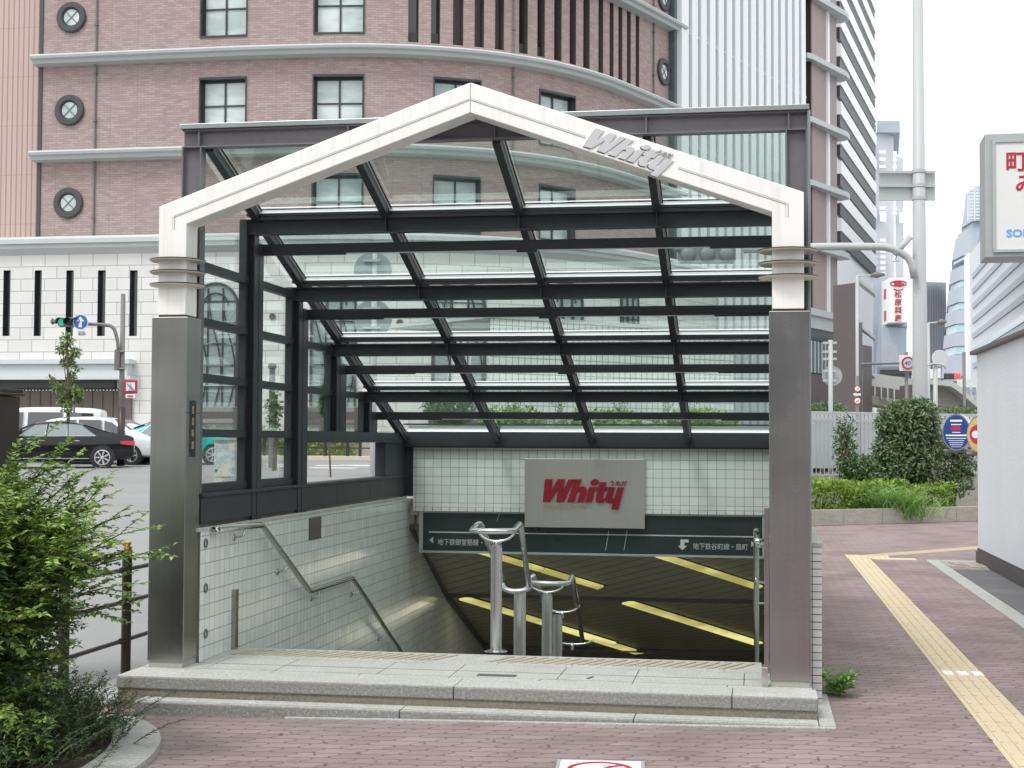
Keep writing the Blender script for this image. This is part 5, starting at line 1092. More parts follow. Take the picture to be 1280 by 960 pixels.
# second pole with two round sign backs seen through the roof
dp = thing('sign_pole', 'white pole with two round sign backs standing behind the canopy', 'pole', at(466, 560, 20))
b0 = at(466.5, 560, 20)
part('pole', 'galv', dp, lambda m: m.tube([(b0[0], b0[1], road_z(b0[0], b0[1])-.1), (b0[0], b0[1], at(466, 314, 20)[2])], .042, 14), smooth=True)
for y in (338, 398):
    c = at(466, y, 20.08); rs_ = part('sign_back', 'discgrey', dp, lambda m: m.lathe(c, [(.255, -.012), (.262, 0), (.255, .012)], 32, _fw0)); part('clamp', 'galv', rs_, lambda m: [m.box(c[0]-.12, c[0]+.12, c[1]-.07, c[1]-.035, c[2]+dz-.015, c[2]+dz+.015) for dz in (-.13, .13)])
# left signal pole
lp = thing('signal_pole', 'thin dark pole with a curved arm, a green signal and a blue round sign', 'pole', at(152, 575, 47))
dpt = 47; b1_ = at(152.5, 470, dpt)
part('pole', 'darkpole', lp, lambda m: m.tube([(b1_[0], b1_[1], .6), (b1_[0], b1_[1], at(153.5, 367, dpt)[2])], [.10, .07], 14), smooth=True)
part('pole_sleeve', 'brown_metal', lp, lambda m: m.tube([(b1_[0], b1_[1], .6), (b1_[0], b1_[1], at(153, 510, dpt)[2])], .12, 14), smooth=True)
pl_ = lambda x, y: at(x, y, dpt-.1)
part('arm', 'darkpole', lp, lambda m: m.tube(smooth_path([pl_(148, 440), pl_(147, 425), pl_(142, 408), pl_(128, 405.5), pl_(105, 405)], .4, 5), .055, 10), smooth=True)
part('arm_brace', 'darkpole', lp, lambda m: [m.tube([pl_(147, 439.5), pl_(156, 439.5)], .04, 8), m.tube([pl_(147, 461), pl_(156, 461)], .04, 8), m.tube([pl_(146.5, 437), pl_(146, 463)], .09, 8)])
signal(None, 72, 102, 402.5, 11.5, dpt-.4, False, ['siglens', 'lens_off', 'lens_off'], lp)
part('arm_tip', 'darkpole', lp, lambda m: [m.tube([at(65, 402, dpt-.3), at(72, 402, dpt-.3)], .07, 10), m.lathe(at(65.5, 402, dpt-.3), [(.05, -.05), (.11, 0), (.05, .08)], 10, _R)])
def roundsign(t, x, y, rp, dep, mat, name='round_sign'):
    c = at(x, y, dep); r_ = rp*dep/F; return part(name, mat, t, lambda m: m.lathe(c, [(r_, 0), (r_, .03)], 28, -_fw0)), c, r_
bsn, c, r_ = roundsign(lp, 101, 402.5, 9.6, dpt-.55, 'sheetwhite')
part('blue_face', 'blue', bsn, lambda m: m.lathe(c-_fw0*.031, [(r_*.92, 0), (r_*.92, .008)], 28, -_fw0))
part('white_arrow', 'sheetwhite', bsn, lambda m: m.prism([(-.05, -.17), (.05, -.17), (.05, .02), (.13, .02), (0, .17), (-.13, .02), (-.05, .02)], .01, lambda u, v, d: c-_fw0*(.042+d)+_R*u+_UP*v))
part('hour_plate', 'sheetwhite', lp, lambda m: plate3(m, 97.5, 106, 413.5, 419.5, dpt-.5, .02))
text_mb('8-20', .13, lambda u, v, d: at(98, 419, dpt-.52)+_R*u+_UP*v-_fw0*d, .01).build('plate_lettering', 'darkpole', lp)
ps = part('crossing_sign', 'signred', lp, lambda m: plate3(m, 154.5, 171.5, 475, 491.5, dpt-.3, .03), bevel=.02)
part('white_face', 'sheetwhite', ps, lambda m: plate3(m, 157.5, 168.5, 478, 488.6, dpt-.32, .015))
def walkman(m):
    o = at(163, 483.5, dpt-.34); f = lambda u, v: o+_R*u+_UP*v
    m.lathe(f(0, .09), [(.028, 0), (.028, .01)], 10, -_fw0); m.beam(f(0, .06), f(-.01, -.03), .01, .045, _R); m.beam(f(-.01, -.03), f(.05, -.12), .01, .025, _R); m.beam(f(-.01, -.03), f(-.06, -.12), .01, .025, _R)
part('walker_mark', 'cyanblue', ps, walkman); part('slash_mark', 'darkpole', ps, lambda m: m.beam(at(158.5, 479.5, dpt-.345), at(167.5, 488, dpt-.345), .012, .03, _R))
part('small_plate', 'sheetwhite', lp, lambda m: plate3(m, 157, 169, 492.5, 497.5, dpt-.3, .02))
part('plate_mark', 'signred', lp, lambda m: plate3(m, 159, 166, 494.2, 495.8, dpt-.32, .01))
# dark globe on a post by the young tree
ml = thing('globe_post', 'dark globe on a thin post beside the young street tree', 'lamp', at(93, 575, 50))
g0 = at(93, 495, 50); part('globe', 'black', ml, lambda m: m.lathe(g0, [(.02, -.27), (.15, -.22), (.26, -.06), (.26, .06), (.15, .22), (.02, .27)], 16), smooth=True); part('post', 'darkpole', ml, lambda m: m.tube([(g0[0], g0[1], .6), (g0[0], g0[1], g0[2]-.24)], .04, 8))
# short lamp pole seen through side glazing
lg = thing('lamp_post', 'short grey lamp post behind the second side window', 'lamp', at(340, 560, 45)); g0 = at(340.5, 456, 45)
part('post', 'darkpole', lg, lambda m: m.tube([(g0[0], g0[1], .6), (g0[0], g0[1], g0[2]-.1)], .09, 10)); part('lantern', 'darkpole', lg, lambda m: m.lathe(g0, [(.09, -.12), (.13, -.1), (.13, .02), (.02, .06)], 14))
# utility cabinet
uc = thing('utility_cabinet', 'pale utility cabinet covered in blue tags beyond the first side window', 'cabinet', at(282, 602, 26))
a0, a1 = at(267, 600, 26), at(294.5, 551, 26)
part('cabinet', 'cabinet', uc, lambda m: m.box(a0[0], a1[0], a0[1], a0[1]+.35, road_z(a0[0], a0[1])-.1, a1[2]), bevel=.01)
part('roof', 'concrete', uc, lambda m: m.box(a0[0]-.02, a1[0]+.02, a0[1]-.02, a0[1]+.37, a1[2]+.001, a1[2]+.035), bevel=.006)
part('door', 'concrete', uc, lambda m: [m.box(a0[0]+.03, a1[0]-.03, a0[1]-.011, a0[1]-.001, a1[2]-.03, a1[2]-.022), m.box(a0[0]+.04, a1[0]-.04, a0[1]-.012, a0[1]-.001, a0[2]+.05, a0[2]+.07)])
part('lock', 'black', uc, lambda m: m.lathe((a0[0]+.045, a0[1]-.001, a0[2]+.17), [(.022, 0), (.022, .012)], 12, (0, -1, 0)))
# right side far poles and signs
def rpole(label, px, y0, dep, r_, mat, base=-.2): 
    t = thing('sign_pole', label, 'pole', at(px, 553, dep)); q = at(px, y0, dep); part('pole', mat, t, lambda m: m.tube([(q[0], q[1], base), (q[0], q[1], q[2])], r_, 12), smooth=True); return t, q
t, q = rpole('white pole with stacked brackets and a round sign back before the brown block', 1038, 425, 36, .055, 'galv')
rsb, c, r_ = roundsign(t, 1040, 470, 12.5, 36.1, 'alu', 'sign_back')
[part('bracket', 'galv', t, lambda m: plate3(m, 1029, 1046, y, y+3, 35.95, .04)) for y in (427, 438, 447, 462, 474)]
t, q = rpole('pole carrying two small red and white round signs on the brown block', 1072, 470, 60, .05, 'darkpole')
for y, rr_ in ((486, 4.2), (501, 4.8)):
    s_, c, r_ = roundsign(t, 1071.5, y, rr_, 59.9, 'signred'); part('white_face', 'sheetwhite', s_, lambda m: m.lathe(c-_fw0*.032, [(r_*.74, 0), (r_*.74, .01)], 20, -_fw0))
    part('bar_mark', 'blue' if y > 490 else 'darkpole', s_, lambda m: m.beam(c-_fw0*.045-_R*r_*.4-_UP*r_*.25, c-_fw0*.045+_R*r_*.4+_UP*r_*.25, .01, r_*.35, _fw0))
part('plate', 'sheetwhite', t, lambda m: plate3(m, 1067, 1076, 491.5, 494.5, 59.9, .02))
t, q = rpole('white pole with a pale round sign back left of the red signal', 1169, 457, 40, .06, 'galv')
part('sign_back', 'canopywhite', t, lambda m: m.lathe(at(1175, 448, 40.1), [(.22, -.01), (.23, 0), (.22, .02)], 24, -_fw0))
part('hood', 'alu', t, lambda m: m.tube([at(1169, 462, 39.9)+(_R*math.cos(a)*.3+_UP*math.sin(a)*.16) for a in np.linspace(.1, math.pi-.1, 16)], .03, 6))
t, q = rpole('thin pole with the red ringed speed limit sign reading 40', 1133, 440, 42, .05, 'darkpole')
s4 = part('sign_plate', 'sheetwhite', t, lambda m: plate3(m, 1124.5, 1145, 444, 463.5, 41.8, .03))
c = at(1135, 454, 41.75); r_ = 8.2*41.8/F
part('red_ring', 'signred', s4, lambda m: m.lathe(c, [(r_, 0), (r_, .012), (r_*.72, .012), (r_*.72, 0)], 28, -_fw0, True)); text_mb('40', .17, lambda u, v, d: c-_fw0*(.02+d)+_R*(u-.10)+_UP*(v-.06), .01, bold=.004).build('numeral', 'blue', s4)
part('arm', 'darkpole', t, lambda m: m.tube([at(1076, 455, 41.9), at(1126, 454, 41.9)], .035, 8))
t, q = rpole('far signal with its red lamp lit above the elevated road ramp', 1205, 440, 58, .06, 'darkpole')
h_ = part('signal_head', 'black', t, lambda m: plate3(m, 1181, 1201, 466.5, 474, 57.8, .15), bevel=.03)
c = at(1196.5, 470.3, 57.7); part('red_lens', 'sigred', h_, lambda m: m.lathe(c, [(.13, 0), (.12, .04), (.02, .06)], 18, -_fw0)); part('lens', 'lens_off', h_, lambda m: [m.lathe(at(x, 470.3, 57.7), [(.11, 0), (.1, .03)], 14, -_fw0) for x in (1184.5, 1190)])
for px, py, x1, lb in ((1071, 345, 1106, 'street lamp with a flat head reaching over from the brown block'), (1160, 404, 1183, 'small street lamp arm with a pale head right of the tall pole')):
    t = thing('street_lamp', lb, 'lamp', at(px, 553, 62)); q = at(px, py, 62); part('pole', 'galv', t, lambda m: m.tube([(q[0], q[1], 0), (q[0], q[1], q[2])], .07, 10), smooth=True)
    e = at(x1, py-2, 62); part('arm', 'galv', t, lambda m: m.tube([q, e], .035, 8)); part('lamp_head', 'darkpole', t, lambda m: m.tube([e-(e-q)*.5, e-(e-q)*.3, e], [.06, .14, .05], 10), smooth=True)

# oval notice boards by the right wall
def oval(label, px, py, rx, ry, dep, mat):
    t = thing('notice_board', label, 'sign', at(px, 575, dep)); c = at(px, py, dep); a, b = rx*dep/F, ry*dep/F; dr = np.array([math.cos(R(-22)), math.sin(R(-22)), 0]); nn_ = np.cross(dr, _UP)
    if nn_@_fw0 > 0: nn_ = -nn_
    E = lambda k, n_=36: [(a*k*math.cos(x), b*k*math.sin(x)) for x in np.linspace(0, 2*math.pi, n_+1)[:-1]]
    f = lambda o: (lambda u, v, d: c+dr*u+_UP*v+nn_*(o+d))
    part('case', 'chrome', t, lambda m: m.prism(E(1.0), .22, f(-.22))); part('face', mat, t, lambda m: m.prism(E(.93), .008, f(.0005)))
    part('post', 'darkpole', t, lambda m: [m.tube([c-_UP*b-dr*.25+nn_*-.1, c-_UP*b+dr*.3+nn_*-.1, c-_UP*(b+.1)+dr*.36+nn_*-.1, c-_UP*(b+1.3)+dr*.36+nn_*-.1], .028, 8)])
    return t, f, a, b
t, f, a, b = oval('blue oval notice board in a shiny rim before the clipped bush', 1195.5, 540.5, 17.5, 23, 26, 'blue2')
part('text_line', 'sheetwhite', t, lambda m: [m.prism([(-w_*a, v*b), (w_*a, v*b), (w_*a, v*b+h_), (-w_*a, v*b+h_)], .004, f(.009)) for v, w_, h_ in ((.58, .42, .035), (.40, .36, .018), (-.02, .3, .014), (-.2, .75, .026), (-.34, .7, .012), (-.46, .55, .010), (-.57, .5, .010), (-.68, .45, .010), (-.79, .35, .008))])
part('red_panel', 'signred', t, lambda m: m.prism([(-.38*a, .12*b), (.32*a, .12*b), (.32*a, .32*b), (-.38*a, .32*b)], .005, f(.009)))
t, f, a, b = oval('yellow oval notice board half hidden by the stucco wall', 1226, 543, 17.5, 24, 23.5, 'goldtext')
part('orange_ring', 'signred', t, lambda m: m.prism([(a*.55*math.cos(x)-.05, b*.5*math.sin(x)) for x in np.linspace(0, 2*math.pi, 25)[:-1]], .005, f(.009)))
part('white_disc', 'sheetwhite', t, lambda m: m.prism([(a*.25*math.cos(x)-.08, b*.2*math.sin(x)) for x in np.linspace(0, 2*math.pi, 25)[:-1]], .005, f(.015)))

# metal fence behind the planter (right) and street fences (left)
fe = thing('metal_fence', 'pale grey fence of vertical bars behind the green bushes', 'fence', at(1060, 600, 31))
fa, fb = at(1010, 600, 34), at(1240, 590, 37); fd = (fb-fa); fd[2] = 0; fL = np.linalg.norm(fd); fd /= fL; fz0, fz1 = at(1015, 594, 34)[2], at(1015, 516, 34)[2]
[part('rail', 'alu', fe, lambda m: m.beam(fa*[1, 1, 0]+_UP*z, fa*[1, 1, 0]+fd*fL+_UP*z, .05, .05)) for z in (fz0, fz1, fz1-.18)]
[part('bar', 'alu', fe, lambda m: m.box(*(lambda p: (p[0]-.011, p[0]+.011, p[1]-.011, p[1]+.011))(fa+fd*s), fz0, fz1)) for s in np.arange(0, min(fL, 11), .125)]
for s in np.arange(0.1, fL, 1.45): part('post', 'alu', fe, lambda m: m.box(*(lambda p: (p[0]-.04, p[0]+.04, p[1]-.03, p[1]+.03))(fa+fd*s), -.3, fz1+.03))
part('back_panel', 'canopywhite', fe, lambda m: m.beam(fa*[1, 1, 0]+fd*0+np.array([.02, .5, fz0/2+fz1/2+.1]), fa*[1, 1, 0]+fd*fL+np.array([.02, .5, fz0/2+fz1/2+.1]), .04, fz1-fz0-.1))
part('plinth', 'concrete', fe, lambda m: m.beam(fa*[1, 1, 0]+_UP*(fz0/2-.12), fa*[1, 1, 0]+fd*fL+_UP*(fz0/2-.12), .16, fz0+.22))
ff_ = thing('street_fence', 'low dark railing in front of the store beyond the crossing', 'fence', at(430, 570, 56))
def ffm():
    xs = [300, 330, 360, 380, 406.5, 434.5, 450, 478, 505]; P_ = [at(x, 572, 56.5) for x in xs]
    for p in P_: part('post', 'black', ff_, lambda m: m.box(p[0]-.05, p[0]+.05, p[1]-.05, p[1]+.05, .8, 1.75))
    [part('rail', 'black', ff_, lambda m: m.beam((P_[0][0], P_[0][1], z), (P_[-1][0], P_[-1][1], z), .05, .05)) for z in (1.15, 1.70)]
ffm()
# near black fence with brass topped posts
nf_ = thing('kerb_fence', 'dark brown kerb fence with a brass topped post beside the left pillar', 'fence', (-4.62, .4, -.2))
fx = -4.60
p1 = onZ(157, 838, pave_z(-4.6)); z_t = onY(157, 692, p1[1])[2]
ys_ = [p1[1]-3.0, p1[1]-1.5, p1[1], p1[1]+1.5, p1[1]+3.0]
ys_ = [p1[1]-1.9, onX(79, 860, p1[0])[1], p1[1], p1[1]+2.2]
for y in ys_:
    ps_ = part('post', 'brown_metal', nf_, lambda m: m.tube([(p1[0], y, -.3), (p1[0], y, z_t)], .036, 18)); part('brass_cap', 'gold', ps_, lambda m: m.lathe((p1[0], y, z_t), [(.038, 0), (.038, .028), (.030, .03), (.030, .036), (.038, .038), (.036, .05), (.018, .054), (.028, .07), (.028, .085), (.012, .098)], 20), smooth=False)
for py in (711.5, 751.5, 799.5):
    z = onY(157, py, p1[1])[2]; part('rail', 'brown_metal', nf_, lambda m: m.tube([(p1[0], ys_[0]-2, z), (p1[0], ys_[-1]+2.2, z)], .016, 12)); [part('rail_collar', 'brown_metal', nf_, lambda m: m.tube([(p1[0], y-.10, z), (p1[0], y-.03, z)], .022, 12)) for y in ys_]
# brown cabinet at the left edge
bc = thing('street_cabinet', 'dark brown street cabinet with a flat cap behind the left shrub', 'cabinet', at(8, 600, 9.9))
c0_ = at(24, 600, 9.9); c0_[0] = onY(25, 600, c0_[1]+.40)[0]; zc1 = at(12, 493.5, 9.9)[2]
part('body', 'brown_metal', bc, lambda m: m.box(c0_[0]-.55, c0_[0]-.01, c0_[1], c0_[1]+.4, -.3, zc1), bevel=.006)
part('cap', 'brown_metal', bc, lambda m: [m.box(c0_[0]-.58, c0_[0]+.012, c0_[1]-.03, c0_[1]+.43, zc1+.004, zc1+.022), m.box(c0_[0]-.57, c0_[0]+.004, c0_[1]-.02, c0_[1]+.42, zc1+.0225, zc1+.052)], bevel=.004)
def scroll(m):
    for (ox, oz) in ((-.12, -.36), (-.06, -.44), (-.15, -.5)):
        m.tube([(c0_[0]+ox+.05*t*math.cos(6*t), c0_[1]-.003, zc1+oz+.05*t*math.sin(6*t)) for t in np.linspace(.2, 1.2, 18)], .005, 6)
part('scroll_relief', 'darkpole', bc, scroll)
# no smoking sheet on the pavement
ns = thing('pavement_sign', 'white no smoking sheet with a red ring stuck flat on the pavers', 'sign', (-1.05, -2.1, pave_z(-1)))
n0, n1_ = onZ(697, 951, pave_z(-1)), onZ(806, 953.5, pave_z(-1)); nd = n1_-n0; nL = np.linalg.norm(nd); nd /= nL; nn2 = np.array([nd[1], -nd[0], 0])
part('border', 'alu', ns, lambda m: m.obox((n0+n1_)/2+nn2*nL/2+_UP*.007, nd*nL/2, nn2*nL/2, _UP*.002)); part('sheet', 'sheetwhite', ns, lambda m: m.obox((n0+n1_)/2+nn2*nL/2+_UP*.0085, nd*(nL/2-.02), nn2*(nL/2-.02), _UP*.002))
cc = (n0+n1_)/2+nn2*(nL*.5)+_UP*.0115
part('red_ring', 'signred', ns, lambda m: [m.lathe(cc, [(.165, 0), (.165, .002), (.14, .002), (.14, 0)], 40, (0, 0, 1), True), m.beam(cc+(nd-nn2)*.1, cc-(nd-nn2)*.1, .024, .003)])
part('cigarette_mark', 'darkpole', ns, lambda m: [m.obox(cc+nn2*-.0+nd*.0-_UP*.0005, nd*.095, nn2*.014, _UP*.001), m.obox(cc-nn2*.08+nd*.06-_UP*.0005, nd*.05, nn2*.006, _UP*.001)])

# ================================================================== CARS
def car(name, label, pos, head, mat, L, W, H, prof, wheels, wr, side_win, ws_f, ws_r, glass='carglass', van=False):
    """prof: list of (x, z_bottom, z_belt, z_roof) along the length, x=0 rear"""
    t = thing(name, label, 'car', pos); t.rotation_euler = (0, 0, head)
    hwid = W/2
    def sect(x, zb, zs, zr_, k=1.0):
        nar = 1-.06*(abs(x/L-.5)*2)**3; tum = .80 if zr_-zs > .15 else .93
        h = hwid*nar; zm = zb+(zs-zb)*.55
        half = [(h*.90, zb), (h*.985, zb+.08), (h, zm), (h*.97, zs), (h*(tum+.06), zs+(zr_-zs)*.35) if zr_-zs > .15 else (h*.95, zs+.01), (h*tum, zr_-.05 if zr_-zs > .15 else zr_-.005), (h*(tum-.14), zr_)]
        return half
    def body(m):
        secs = [sect(*p) for p in prof]; n = len(secs[0]); vs = []
        for p, s in zip(prof, secs): vs += [(p[0]-L/2, -y, z) for y, z in s]+[(p[0]-L/2, y, z) for y, z in reversed(s)]
        k = 2*n; fs = [(i*k+j, (i+1)*k+j, (i+1)*k+(j+1) % k, i*k+(j+1) % k) for i in range(len(prof)-1) for j in range(k)]+[tuple(range(k)), tuple((len(prof)-1)*k+j for j in reversed(range(k)))]
        m.add(vs, fs)
    b = MB(); body(b); bo = b.build('body', mat, None, smooth=True); bo.parent = t; WL[bo.name] = (0, 0, 0)
    bo.modifiers.new('sub', 'SUBSURF').levels = 1; bo.modifiers['sub'].render_levels = 2
    def lp_(nm, mt_, fn, par=None, **kw): m = MB(); fn(m); o = m.build(nm, mt_, None, **kw); o.parent = par or t; return o
    def yat(x, z):   # approx half width at x,z
        P = prof; i = max(k for k in range(len(P)-1) if P[k][0] <= x); f_ = (x-P[i][0])/(P[i+1][0]-P[i][0]); pp = [P[i][q]*(1-f_)+P[i+1][q]*f_ for q in range(4)]; s = sect(x, *pp[1:]); zsx = [q[1] for q in s]; ysx = [q[0] for q in s]; return float(np.interp(z, zsx, ysx))
    for sg in (-1, 1):
        for poly in side_win:
            def win(m):
                ring_ = [(x-L/2, sg*(yat(x, z)+.012), z) for x, z in poly]; m.add(ring_, [tuple(range(len(ring_)))])
            w_ = lp_('side_window', glass, win)
            lp_('window_trim', 'rim', lambda m: m.tube([(x-L/2, sg*(yat(x, z)+.014), z) for x, z in poly+poly[:1]], .011, 5), w_)
        for wx in wheels:
            c = np.array([wx-L/2, sg*(hwid-.11), wr]); ax = np.array([0, sg, 0])
            lp_('wheel_arch', 'black', lambda m: m.lathe(c+ax*.095, [(wr*1.13, -.2), (wr*1.13, .012), (wr*.5, .012)], 28, ax))
            w_ = lp_('wheel', 'black', lambda m: m.lathe(c, [(wr*.7, -.1), (wr*.97, -.1), (wr, -.06), (wr, .09), (wr*.96, .12), (wr*.74, .125), (wr*.70, .10)], 32, ax))
            lp_('rim', 'rim', lambda m: [m.lathe(c+ax*.08, [(wr*.72, 0), (wr*.72, .04), (wr*.64, .045), (wr*.60, .01), (wr*.6, -.04)], 28, ax), m.lathe(c+ax*.05, [(wr*.2, 0), (wr*.18, .07), (.01, .075)], 16, ax)]+[m.beam(c+ax*.09+np.array([math.cos(a), 0, math.sin(a)])*wr*.12, c+ax*.10+np.array([math.cos(a), 0, math.sin(a)])*wr*.66, .045, .03, ax) for a in np.linspace(0, 2*math.pi, 8)[:-1]], w_)
        zt_, ht = (prof[0][2]-.02, .14)
        lp_('tail_light', 'taillight', lambda m: m.add([(x-L/2, sg*(yat(max(x, .01), z)+.012), z) for x, z in ((.03, zt_-ht), (.42, zt_-ht*.6), (.46, zt_), (.03, zt_+.02))]+[(-L/2-.006+.01, sg*(yat(.02, zt_)+.005), zt_+.02), (-L/2-.008+.01, sg*hwid*.5, zt_+.0), (-L/2-.008+.01, sg*hwid*.5, zt_-ht*.8), (-L/2-.006+.01, sg*(yat(.02, zt_-ht)+.005), zt_-ht)], [(0, 1, 2, 3), (4, 5, 6, 7)]))
        lp_('headlight', 'headlight', lambda m: m.add([(x-L/2, sg*(yat(min(x, L-.01), z)+.012), z) for x, z in ((L-.05, prof[-1][2]-.2), (L-.42, prof[-1][2]-.12), (L-.46, prof[-1][2]-.0), (L-.08, prof[-1][2]-.06))], [(0, 1, 2, 3)]))
        lp_('mirror', mat, lambda m: m.lathe((ws_f[0][0]-.25-L/2, sg*(hwid+.09), ws_f[0][1]+.05), [(.02, -.1), (.08, -.07), (.09, .03), (.03, .09)], 10, (0, sg, 0)), smooth=True)
        lp_('door_handle', 'rim', lambda m: [m.obox((x-L/2, sg*(yat(x, prof[2][2]-.12)+.015), prof[2][2]-.12), (.09, 0, 0), (0, .012, 0), (0, 0, .015)) for x in (L*.36, L*.57)])
        lp_('side_trim', 'rim', lambda m: m.tube([(x-L/2, sg*(yat(x, .30)+.008), .30) for x in np.linspace(wheels[0]+.4, wheels[1]-.4, 8)], .014, 5))
    for nm, wsx in (('windscreen', ws_f), ('rear_window', ws_r)):
        (xa, za), (xb, zb) = wsx; lp_(nm, glass, lambda m: m.add([(xa-L/2, -hwid*.78, za), (xa-L/2, hwid*.78, za), (xb-L/2, hwid*.63, zb), (xb-L/2, -hwid*.63, zb)], [(0, 1, 2, 3)]))
    lp_('number_plate', 'sheetwhite', lambda m: m.box(-L/2-.03, -L/2-.012, -.17, .17, .62, .78))
    lp_('bumper', 'black', lambda m: [m.box(-L/2-.012, -L/2+.05, -hwid*.7, hwid*.7, .22, .34)])
    return t
sedan = [(0, .34, .86, .90), (.06, .27, .95, 1.02), (.55, .22, .97, 1.08), (1.05, .2, .97, 1.20), (1.6, .19, .96, 1.42), (2.3, .19, .94, 1.47), (3.0, .19, .93, 1.43), (3.55, .19, .91, 1.15), (3.95, .2, .88, .96), (4.5, .22, .80, .86), (4.8, .27, .68, .74), (4.87, .33, .56, .60)]
sw_s = [[(1.18, 1.0), (1.62, 1.33), (1.98, 1.36), (1.98, .99)], [(2.03, .99), (2.03, 1.365), (2.55, 1.36), (2.62, .98)], [(2.68, .98), (2.62, 1.355), (2.95, 1.31), (3.5, .99)]]
def hd(px, dep, extra): return math.atan2(-_fw0[0], _fw0[1])*0+extra
def place(px, py, dep): p = at(px, py, dep); return (p[0], p[1], road_z(p[0], p[1]))
VL = math.atan2(_R[1], _R[0])   # direction along the picture plane
car('parked_car', 'black saloon seen from its rear corner on the road behind the left shrub', place(66, 586, 46), VL+math.pi+.30, 'car_black', 4.87, 1.85, 1.47, sedan, [.98, 3.85], .335, sw_s, ((3.66, 1.08), (2.98, 1.43)), ((.62, 1.10), (1.52, 1.42)), 'carglass_pale')
vanp = [(0, .35, 1.05, 1.80), (.05, .3, 1.08, 1.88), (.5, .26, 1.08, 1.93), (1.5, .24, 1.06, 1.95), (2.8, .24, 1.05, 1.94), (3.5, .24, 1.04, 1.85), (4.05, .25, 1.02, 1.45), (4.4, .26, .96, 1.06), (4.65, .3, .8, .9), (4.72, .38, .6, .68)]
car('parked_car', 'white van with dark side windows behind the black saloon', place(45, 580, 52), VL+math.pi+.10, 'car_white', 4.72, 1.72, 1.95, vanp, [.85, 3.75], .32, [[(.22, 1.12), (.28, 1.72), (1.2, 1.75), (1.2, 1.12)], [(1.32, 1.12), (1.32, 1.75), (2.5, 1.75), (2.5, 1.12)], [(2.65, 1.12), (2.65, 1.75), (3.3, 1.7), (3.9, 1.15)]], ((4.22, 1.22), (3.6, 1.80)), ((.0, 1.15), (.04, 1.75)), 'carglass')
mini = [(0, .35, .95, 1.35), (.1, .28, 1.0, 1.5), (.7, .24, 1.0, 1.58), (1.6, .22, .98, 1.62), (2.4, .22, .96, 1.60), (3.0, .22, .95, 1.40), (3.5, .23, .93, 1.12), (4.0, .24, .86, .96), (4.35, .28, .74, .84), (4.45, .36, .58, .64)]
car('parked_car', 'white hatchback with a raked windscreen facing right behind the black saloon', place(136, 578, 50), VL-.25, 'car_white', 4.45, 1.74, 1.62, mini, [.8, 3.55], .31, [[(.45, 1.06), (.6, 1.44), (1.4, 1.5), (1.4, 1.04)], [(1.5, 1.04), (1.5, 1.5), (2.35, 1.48), (2.42, 1.02)], [(2.5, 1.02), (2.45, 1.46), (2.75, 1.4), (3.25, 1.04)]], ((3.42, 1.16), (2.72, 1.52)), ((.05, 1.1), (.2, 1.5)), 'carglass')
car('parked_car', 'teal saloon half hidden by the left pillar', place(222, 580, 50), VL+.05, 'car_teal', 4.6, 1.72, 1.5, [(p[0]*4.6/4.87, *p[1:]) for p in sedan], [.92, 3.62], .33, [[(x*4.6/4.87, z) for x, z in q] for q in sw_s], ((3.46, 1.08), (2.82, 1.43)), ((.6, 1.10), (1.44, 1.42)), 'carglass_pale')

# ================================================================== PLANTS
def leaf_mb(m, p, d, n_, L, w_):
    d = d/np.linalg.norm(d); s = np.cross(d, n_); s /= (np.linalg.norm(s)+1e-9); nn_ = np.cross(s, d)
    o = len(m.v); mid = p+d*L*.45; tip = p+d*L-nn_*L*.12
    for q in (p, mid+s*w_/2+nn_*L*.06, tip, mid-s*w_/2+nn_*L*.06, mid-nn_*L*.03): m.v.append((q[0], q[1], q[2]))
    m.f += [(o, o+1, o+4), (o+1, o+2, o+4), (o+2, o+3, o+4), (o+3, o, o+4)]
def rv(): 
    v = np.array([rnd.gauss(0, 1) for _ in range(3)]); return v/np.linalg.norm(v)
def spray(m, w_, base, d0, L, leafL, leafW, droop=.5, gap=.03, r0=.004, pairs=True, start=.15):
    """one arching twig with paired leaves"""
    n = max(5, int(L/.05)); pts = [base]; d = d0/np.linalg.norm(d0)
    for i in range(n):
        d = d+np.array([0, 0, -droop*.06])+rv()*.07; d /= np.linalg.norm(d); pts.append(pts[-1]+d*L/n)
    if w_ is not None: w_.tube(pts, list(np.linspace(r0, r0*.3, len(pts))), 4, False)
    s = L*start
    while s < L:
        k = s/L*n; i = min(int(k), n-1); p = pts[i]+(pts[i+1]-pts[i])*(k-i); t = pts[i+1]-pts[i]; t /= np.linalg.norm(t); side = np.cross(t, np.array([0, 0, 1.])+rv()*.4); side /= np.linalg.norm(side)
        for sg in ((-1, 1) if pairs else (rnd.choice((-1, 1)),)):
            dd = t*.55+side*sg*.9+rv()*.25; ll = leafL*rnd.uniform(.65, 1.15); leaf_mb(m, p, dd, np.array([0, 0, 1.])+rv()*.45, ll, leafW*ll/leafL)
        s += gap*rnd.uniform(.7, 1.3)
    return pts
